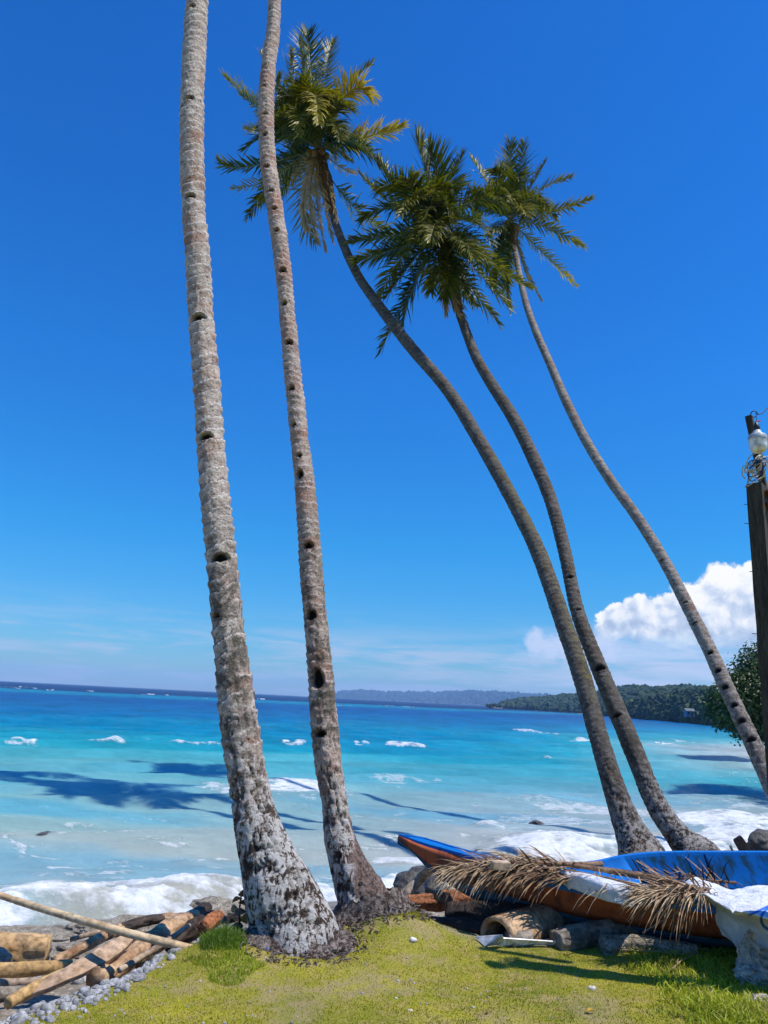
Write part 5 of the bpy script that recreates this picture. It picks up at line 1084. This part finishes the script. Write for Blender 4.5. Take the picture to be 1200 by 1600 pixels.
p = gz(884, 1494); leafshape('fallen_leaf', lift(p, .01), .03, .02, .2, 'brown_leaf', 'tiny dark leaf on the lawn just before the boat', group='fallen leaves on the lawn')
log('blue_stick', 'thin slate blue stick lying on the grass before the near palm', [lift(gz(402, 1482), .012), lift(gz(420, 1486), .012), lift(gz(436, 1489), .012)], [.006, .006, .006], 'blue_stick', 70, n=8, m=8, rough=.02, group=None, cat='stick')
# withered seedling by the foot of the near palm
wp = at_z(376, 1458, .0); pr_ = empty('withered_seedling', 'withered little plant with brown and one bright yellow leaf against the near palm', 'plant', tuple(wp))
v, f = tube_vf(resample(np.array([wp, at_y(374, 1425, wp[1] - .02), at_y(378, 1392, wp[1])]), 10), .006, 6); child(mesh('stem', v, f, M['bark']), pr_)
for i, (px, py, L_, m_) in enumerate([(389, 1434, .10, 'yellow_leaf'), (378, 1396, .07, 'brown_leaf'), (371, 1408, .08, 'dry_leaf'), (380, 1414, .08, 'brown_leaf'), (368, 1420, .08, 'brown_leaf'), (375, 1428, .09, 'dry_leaf_dark'), (366, 1436, .08, 'brown_leaf'), (380, 1440, .08, 'yellow_leaf'), (360, 1446, .10, 'dry_leaf'), (350, 1440, .09, 'brown_leaf'), (370, 1448, .09, 'dry_leaf_dark')]):
    o = leafshape('leaf', at_y(px, py, wp[1] - .03 * (i % 3)), L_, L_ * .62, i * 1.3, m_, None, tilt=(.9 + .4 * math.sin(i * 2), .5 * math.cos(i * 3))); child(o, pr_)

# ------------------------------------------------------------------ dry fronds over the boat
def dryfrond(label, pxs, L, n, droop, seed, matn='dry_leaf', wid=.014, start=.05, sweep=1.0, lift=.1, rw=.014, twist=0):
    a, b, c_ = (at_z(*q) for q in pxs); m0 = np.array(b)
    o = frond('dry_palm_frond', a, m0, c_, L=L, n=n, droop=droop, wid=wid, matn=matn, rmat='dry_leaf_dark', seed=seed, start=start, rw=rw, sweep=sweep, jit=2.6, lift=lift, twist=twist)
    return tag(o, label, 'palm frond', 'dry palm fronds on the boat')
dryfrond('dry tan palm frond whose leaflets fan down to the left over the bow', [(905, 1356, .45), (830, 1346, .46), (735, 1352, .41)], .40, 96, 1.7, 3, sweep=.55, wid=.009, lift=0)
dryfrond('dry palm frond lying highest across the bow deck, leaflets toward the rocks', [(860, 1350, .48), (780, 1350, .45), (700, 1362, .38)], .42, 96, 1.9, 5, sweep=.6, wid=.009, lift=0)
dryfrond('dry frond with darker leaflets hanging over the orange side near the bow', [(900, 1376, .40), (830, 1364, .42), (750, 1354, .42)], .34, 90, 1.8, 7, 'dry_leaf_dark', wid=.012, lift=0, sweep=.6)
dryfrond('flat dark brown frond matted under the tan ones at the bow', [(900, 1362, .42), (820, 1356, .43), (720, 1356, .40)], .34, 80, .9, 8, 'dry_leaf_dark', wid=.02, lift=-.05, sweep=.7)
dryfrond('thin dry frond with few leaflets straying over the narrow white sheet', [(1010, 1388, .44), (940, 1370, .46), (870, 1356, .46)], .40, 13, 1.6, 9, wid=.008)
dryfrond('dry frond with a bundle of curved leaflets between the two white sheets', [(1118, 1400, .40), (1070, 1394, .44), (1000, 1400, .42)], .42, 100, 1.4, 11, sweep=.40, wid=.008, lift=0)
dryfrond('brown frond bundle arched over the gunwale left of the large white sheet', [(1118, 1392, .40), (1072, 1388, .45), (1015, 1394, .43)], .38, 90, 1.4, 13, 'dry_leaf_dark', sweep=.34, wid=.011, lift=0)
dryfrond('dark dry frond lying inside the blue hull', [(1180, 1372, .12), (1090, 1366, .14), (1000, 1362, .18)], .5, 50, .3, 15, 'dry_leaf_dark', lift=.05)
dryfrond('dry frond lying inside the hull below the blue far side', [(1150, 1380, .16), (1060, 1372, .2), (960, 1366, .25)], .45, 50, .3, 17, 'dry_leaf_dark', lift=.05)
log('frond_stalk', 'long thick brown frond stalk lying along the near gunwale above the narrow sheet', [at_z(880, 1350, .50), at_z(950, 1360, .46), at_z(1020, 1372, .44), at_z(1068, 1384, .42)], [.012, .02, .026, .02], 'dry_leaf_dark', 71, n=30, m=10, group='dry palm fronds on the boat', cat='frond stalk')
log('frond_stalk', 'short stick lying across both gunwales at the bow end of the blue inside', [at_z(868, 1350, .5), at_z(905, 1350, .48), at_z(940, 1350, .44)], [.014, .018, .02], 'dry_leaf_dark', 72, n=14, m=10, group='dry palm fronds on the boat', cat='frond stalk')
for i, (a, b, c_, lb) in enumerate([((1055, 1410), (1052, 1440), (1047, 1468), 'thin pale stick hanging vertically before the orange side'), ((1068, 1426), (1062, 1462), (1054, 1494), 'long pale stick standing from the lawn against the boat'), ((1084, 1434), (1079, 1450), (1074, 1466), 'shortest pale stick before the orange side'),
        ((1090, 1412), (1050, 1430), (1003, 1458), 'long pale leaflet slanting across the orange side')]):
    log('dry_stick', lb, [at_y(*a, 5.52), at_y(*b, 5.50), at_y(*c_, 5.50)], [.004, .005, .004], 'dry_leaf', 80 + i, n=10, m=6, rough=.1, group='dry sticks by the boat', cat='stick')
LS = [((948, 1484), (1010, 1492), (1095, 1496)), ((955, 1490), (1030, 1494), (1100, 1500)), ((975, 1488), (1040, 1496), (1105, 1503)), ((1000, 1486), (1050, 1490), (1110, 1492)), ((1050, 1526), (1070, 1510), (1092, 1500))]
for i, s_ in enumerate(LS):
    lb = ['straw stick lying farthest back on the grass edge under the hull', 'straw stick second from the back on the grass edge', 'straw stick in the middle of the bundle on the grass edge', 'straw stick nearest the weeds on the grass edge', 'short bent straw stick leading down into the weeds'][i]
    log('dry_stick', lb, [lift(gz(*q), .02 + .006 * i) for q in s_], [.004, .005, .003], 'dry_leaf', 90 + i, n=12, m=6, rough=.1, group='dry sticks by the boat', cat='stick')
# small pale block on the bow fronds
bb = at_z(782, 1352, .49); o = mesh('foam_block', *box_vf(bb, (.13, .08, .055), Matrix.Rotation(.12, 3, 'Z')), M['plank_wood'], smooth=False); tag(bevel(o, .006), 'small pale block lying on the dry fronds at the bow', 'block')

# ------------------------------------------------------------------ white sheets
cm, t = newmat('white_sheet'); P = t.coord(); n = t.noise(P, 6, 6, .6); mk = t.attr('mark')
c = t.mix(n, (0.74, 0.76, 0.80), (0.84, 0.85, 0.87)); c = t.mix(mk, c, (0.02, 0.16, 0.62))
finish(t, c, .6, .3, t.bump(t.noise(P, 11, 6, .65, 1.6), 1.0, .03), .10, tcol=(.8, .83, .88))
def sheet(label, rows, nu, nv, seed, wr=.012, marks=None):
    """rows: list of polylines (world pts), lofted"""
    R_ = np.array([resample(np.array(r), nu) for r in rows]); G = np.array([resample(R_[:, i, :], nv) for i in range(nu)])   # nu x nv
    d = (fbm(G[..., 0] * 5, G[..., 1] * 5, G[..., 2] * 7, 5, seed) - .5) * 2 * wr * 1.5; d2 = (np.abs(fbm(G[..., 0] * 9 + G[..., 2] * 8, G[..., 1] * 4, G[..., 2] * 3, 4, seed + 2) - .5) * 2 * wr * 2.0 + .016 * np.abs(np.sin(G[..., 0] * 15 + 4 * fbm(G[..., 0] * 2, G[..., 2] * 3, None, 3, seed)) )); d = d - .018 * np.exp(-((fbm(G[..., 0] * 3 + 5, G[..., 1] * 3, None, 3, seed + 8) - .5) / .03) ** 2)
    G[..., 2] += d; G[..., 1] -= d2
    q, _ = proj(G.reshape(-1, 3)); mk = np.zeros(len(q))
    if marks is not None: mk = marks(G)
    o = mesh('white_sheet', G.reshape(-1, 3), grid_faces(nu, nv), cm, attrs={'mark': mk}); md = o.modifiers.new('s', 'SOLIDIFY'); md.thickness = .003
    return tag(o, label, 'sheet', 'white sheets on the boat')
sheet('narrow white sheet tucked between dry fronds along the near gunwale',
      [[at_z(848, 1351, .40), at_z(900, 1361, .42), at_z(960, 1372, .42), at_z(1022, 1384, .40)], [at_z(852, 1358, .41), at_z(900, 1372, .43), at_z(955, 1388, .42), at_z(1008, 1396, .41)],
       [at_y(858, 1368, 6.05), at_y(900, 1390, 5.80), at_y(948, 1408, 5.60), at_y(990, 1419, 5.47)]], 70, 34, 3, .010)
def marks(G):
    """blue printed ring and line, laid on the cloth"""
    q, _ = proj(G.reshape(-1, 3)); e = np.hypot((q[:, 0] - 1206) / 17, (q[:, 1] - 1436) / 17); ring_ = (sstep(1.16, 1.06, e) * sstep(.80, .90, e))
    x0, y0, x1, y1 = 1168, 1431, 1212, 1411; L_ = math.hypot(x1 - x0, y1 - y0); tq = ((q[:, 0] - x0) * (x1 - x0) + (q[:, 1] - y0) * (y1 - y0)) / L_ ** 2
    d = np.abs((q[:, 0] - x0) * (y1 - y0) - (q[:, 1] - y0) * (x1 - x0)) / L_; return np.maximum(ring_, sstep(2.6, 1.4, d) * (tq > 0))
sheet('large white sheet with blue printed ring hanging over the boat side at right',
      [[at_z(1056, 1383, .42), at_z(1076, 1372, .46), at_z(1110, 1377, .42), at_z(1140, 1385, .42), at_z(1170, 1382, .43), at_z(1215, 1380, .43), at_z(1300, 1384, .43)],
       [at_z(1062, 1391, .42), at_z(1080, 1388, .45), at_z(1112, 1396, .43), at_z(1140, 1402, .44), at_z(1170, 1405, .45), at_z(1215, 1405, .45), at_z(1300, 1410, .45)],
       [at_z(1066, 1396, .42), at_z(1090, 1396, .44), at_z(1116, 1410, .42), at_z(1136, 1420, .42), at_z(1166, 1430, .42), at_z(1210, 1440, .42), at_z(1300, 1450, .42)],
       [at_y(1112, 1410, 5.58), at_y(1116, 1414, 5.56), at_y(1120, 1424, 5.52), at_y(1140, 1434, 5.47), at_y(1170, 1446, 5.42), at_y(1212, 1456, 5.38), at_y(1300, 1470, 5.3)],
       [at_y(1118, 1440, 5.56), at_y(1122, 1443, 5.54), at_y(1130, 1450, 5.50), at_y(1146, 1466, 5.45), at_y(1172, 1478, 5.41), at_y(1214, 1486, 5.37), at_y(1300, 1500, 5.3)],
       [at_y(1127, 1462, 5.54), at_y(1134, 1466, 5.52), at_y(1142, 1472, 5.48), at_y(1152, 1482, 5.44), at_y(1178, 1500, 5.40), at_y(1216, 1508, 5.36), at_y(1300, 1515, 5.3)]], 260, 170, 7, .021, marks)

# ------------------------------------------------------------------ post with lamp
PY = 4.90
def edge(px, py): return at_y(px, py, PY)
tL = edge(1165, 757); bL = edge(1206, 1330); dirp = (tL - bL) / np.linalg.norm(tL - bL); bas = bL - dirp * ((bL[2] + .35) / dirp[2])
po = empty('wooden_post', 'dark square timber post at the right edge with a rusty bracket', 'post', (bas[0] + .05, bas[1], 0))
def beam(a, b, w_, d_, yaw, matn, name):
    ax = np.array(b) - np.array(a); Ln = np.linalg.norm(ax); ax /= Ln; sx = np.array([math.cos(yaw), math.sin(yaw), 0]); sx -= (sx @ ax) * ax; sx /= np.linalg.norm(sx); sy = np.cross(ax, sx)
    rows = []; n = 30
    for i in range(n):
        q = i / (n - 1); c_ = np.array(a) + ax * Ln * q; k_ = 1 + .02 * math.sin(i * 1.7) + .01 * math.sin(i * 4.1); rows.append([c_ + sx * w_ / 2 * u_ * k_ + sy * d_ / 2 * v_ * k_ for u_, v_ in ((-1, -1), (1, -1), (1, 1), (-1, 1))])
    G = np.array(rows); o = mesh(name, G.reshape(-1, 3), [tuple(x) for x in grid_faces(n, 4, True)] + [(3, 2, 1, 0), ((n - 1) * 4, (n - 1) * 4 + 1, (n - 1) * 4 + 2, (n - 1) * 4 + 3)], M[matn], smooth=False); return bevel(o, .004)
yaw = R(-42); wP, dP = .100, .13
cn_ = np.array([[sx_ * wP / 2 * math.cos(yaw) - sy_ * dP / 2 * math.sin(yaw), sx_ * wP / 2 * math.sin(yaw) + sy_ * dP / 2 * math.cos(yaw), 0] for sx_ in (-1, 1) for sy_ in (-1, 1)])
qx, _ = proj(tL + cn_); q0, dp0 = proj(tL); offv = np.array([(q0[0, 0] - qx[:, 0].min()) * dp0[0] / F, 0.0, 0.0])
child(beam(bas + offv, tL + offv, wP, dP, yaw, 'post_wood', 'timber'), po)
tl2, bl2 = at_y(1170, 650, PY + .13), at_y(1212, 850, PY + .13)
child(beam(bl2, tl2, .046, .05, yaw, 'post_wood', 'extension_batten'), po)
br0 = at_y(1190, 785, PY); 
for i, (px, py) in enumerate([(1193, 772), (1195, 792)]):
    c_ = at_y(px, py, PY + .0); child(bevel(mesh('bracket', *box_vf(c_ + [.02, -.01, 0], (.07, .10, .02), Matrix.Rotation(.5, 3, 'Y') @ Matrix.Rotation(.3, 3, 'Z')), M['rust'], smooth=False), .003), po)
for px, py in [(1163, 788), (1164, 818), (1172, 893), (1176, 990)]:
    a = at_y(px, py, PY); v, f = tube_vf(np.array([a + [-.004, 0, 0], a + [.01, 0, 0], a + [.03, .0, 0]]), .0025, 6); child(mesh('nail', v, f, M['rust']), po)
# lamp bulb hanging neck up
LB = at_y(1184, 690, PY - .10)
lamp = empty('lamp_bulb', 'white plastic lamp bulb hanging neck up from the post top', 'lamp', tuple(LB))
sc_ = at_y(1184, 690, PY - .10); pxm = (PY - .1) * 1.0 / F * 1.04
def lathe(c, prof, m=28):
    th = np.linspace(0, 2 * np.pi, m, endpoint=False); G = np.array([[[r * math.cos(a), r * math.sin(a), z] for a in th] for r, z in prof]); n = len(prof)
    return G.reshape(-1, 3) + np.array(c), [tuple(x) for x in grid_faces(n, m, True)]
s_ = pxm
v, f = lathe(LB, [(.1 * s_, -18 * s_), (9 * s_, -17.5 * s_), (12 * s_, -14 * s_), (13.4 * s_, -8 * s_), (13.6 * s_, 2 * s_), (13.7 * s_, 2.2 * s_)]); child(mesh('diffuser', v, f, M['white_plastic']), lamp)
v, f = lathe(LB, [(13.9 * s_, 2.2 * s_), (14.1 * s_, 3 * s_), (13.9 * s_, 9 * s_), (12.5 * s_, 11 * s_), (7 * s_, 14 * s_), (6 * s_, 18 * s_), (5 * s_, 19 * s_), (.1 * s_, 19.2 * s_)]); child(mesh('bulb_housing', v, f, M['grey_plastic']), lamp)
v, f = lathe(LB, [(.1 * s_, 18 * s_), (4.6 * s_, 18.5 * s_), (4.8 * s_, 25 * s_), (3.5 * s_, 28 * s_), (1.8 * s_, 33 * s_), (.1 * s_, 34 * s_)]); child(mesh('socket', v, f, M['black_plastic']), lamp)
child(bevel(mesh('clip', *box_vf(LB + np.array([3 * s_, 0, 35 * s_]), (8 * s_, 2 * s_, 2 * s_), Matrix.Rotation(-.2, 3, 'Y')), M['red_plastic'], smooth=False), .001), lamp)
v, f = tube_vf(resample(np.array([LB + [0, 0, 33 * s_], LB + [1 * s_, 0, 40 * s_], at_y(1180, 646, PY)]), 10), .0022, 6); child(mesh('hanging_wire', v, f, M['blue_wire']), lamp)
# overhead wire looped on the post head
lp = [at_y(1178 + 5 * math.cos(a), 647 + 5 * math.sin(a), PY + .02 * math.sin(a)) for a in np.linspace(0, 12.5, 30)]; lp += [at_y(1186, 647, PY), at_y(1200, 637, PY + .02), at_y(1260, 600, PY + .1), at_y(1500, 470, PY + .4)]
v, f = tube_vf(resample(np.array(lp), 160), .0035, 6); tag(mesh('overhead_wire', v, f, M['blue_wire']), 'dark blue wire looped round the post head and running off right', 'wire')
# coil of cable
rs = np.random.default_rng(9); coil = empty('cable_coil', 'untidy coil of pale cable hung on the post below the lamp bulb', 'cable', tuple(at_y(1180, 735, PY - .1)))
for i in range(9):
    cx, cy = 1183 + rs.normal() * 4, 728 + rs.normal() * 5; rx, ry = 19 + rs.normal() * 4, 15 + rs.normal() * 3; tl = -.75 + rs.normal() * .25; dph = rs.random() * 6
    pts = []
    for a in np.linspace(0, 6.283, 26):
        x, y = rx * math.cos(a), ry * .55 * math.sin(a) * (1 + .2 * math.sin(a * 2 + dph)); pts.append(at_y(cx + x * math.cos(tl) - y * math.sin(tl), cy + x * math.sin(tl) + y * math.cos(tl), PY - .02 + .09 * math.sin(a + dph)))
    v, f = tube_vf(resample(np.array(pts), 50), .0042, 6, cap=False); child(mesh('cable_loop', v, f, M['cable' if i % 3 else 'blue_wire']), coil)
v, f = tube_vf(resample(np.array([at_y(1172, 738, PY - .1), at_y(1162, 728, PY - .12), at_y(1160, 742, PY - .1), at_y(1164, 748, PY - .08)]), 24), .0042, 6); child(mesh('cable_end', v, f, M['cable']), coil)
for q in ([(1170, 752), (1176, 744), (1186, 738)], [(1164, 762), (1172, 750), (1190, 730)], [(1168, 760), (1180, 752), (1194, 744)]):
    v, f = tube_vf(resample(np.array([at_y(a, b, PY - .07) for a, b in q]), 16), .004, 6); child(mesh('cable_strand', v, f, M['cable']), coil)

# ------------------------------------------------------------------ air
hz_m = bpy.data.materials.new('haze'); hz_m.use_nodes = True; hz_m.node_tree.nodes.clear(); t = NT(hz_m.node_tree)
pvn = t.n('ShaderNodeVolumePrincipled', {'Color': (0.40, 0.66, 1.0, 1), 'Density': 0.00014, 'Anisotropy': 0.0})
t.n('ShaderNodeOutputMaterial', {'Volume': pvn.outputs[0]})
hv, hf = box_vf((0, 3200, 60), (13000, 7600, 136)); hv[:, 2] = np.where(hv[:, 2] > 0, 130, -8)
HZ = mesh('haze', hv, hf, hz_m, smooth=False); HZ['kind'] = 'stuff'
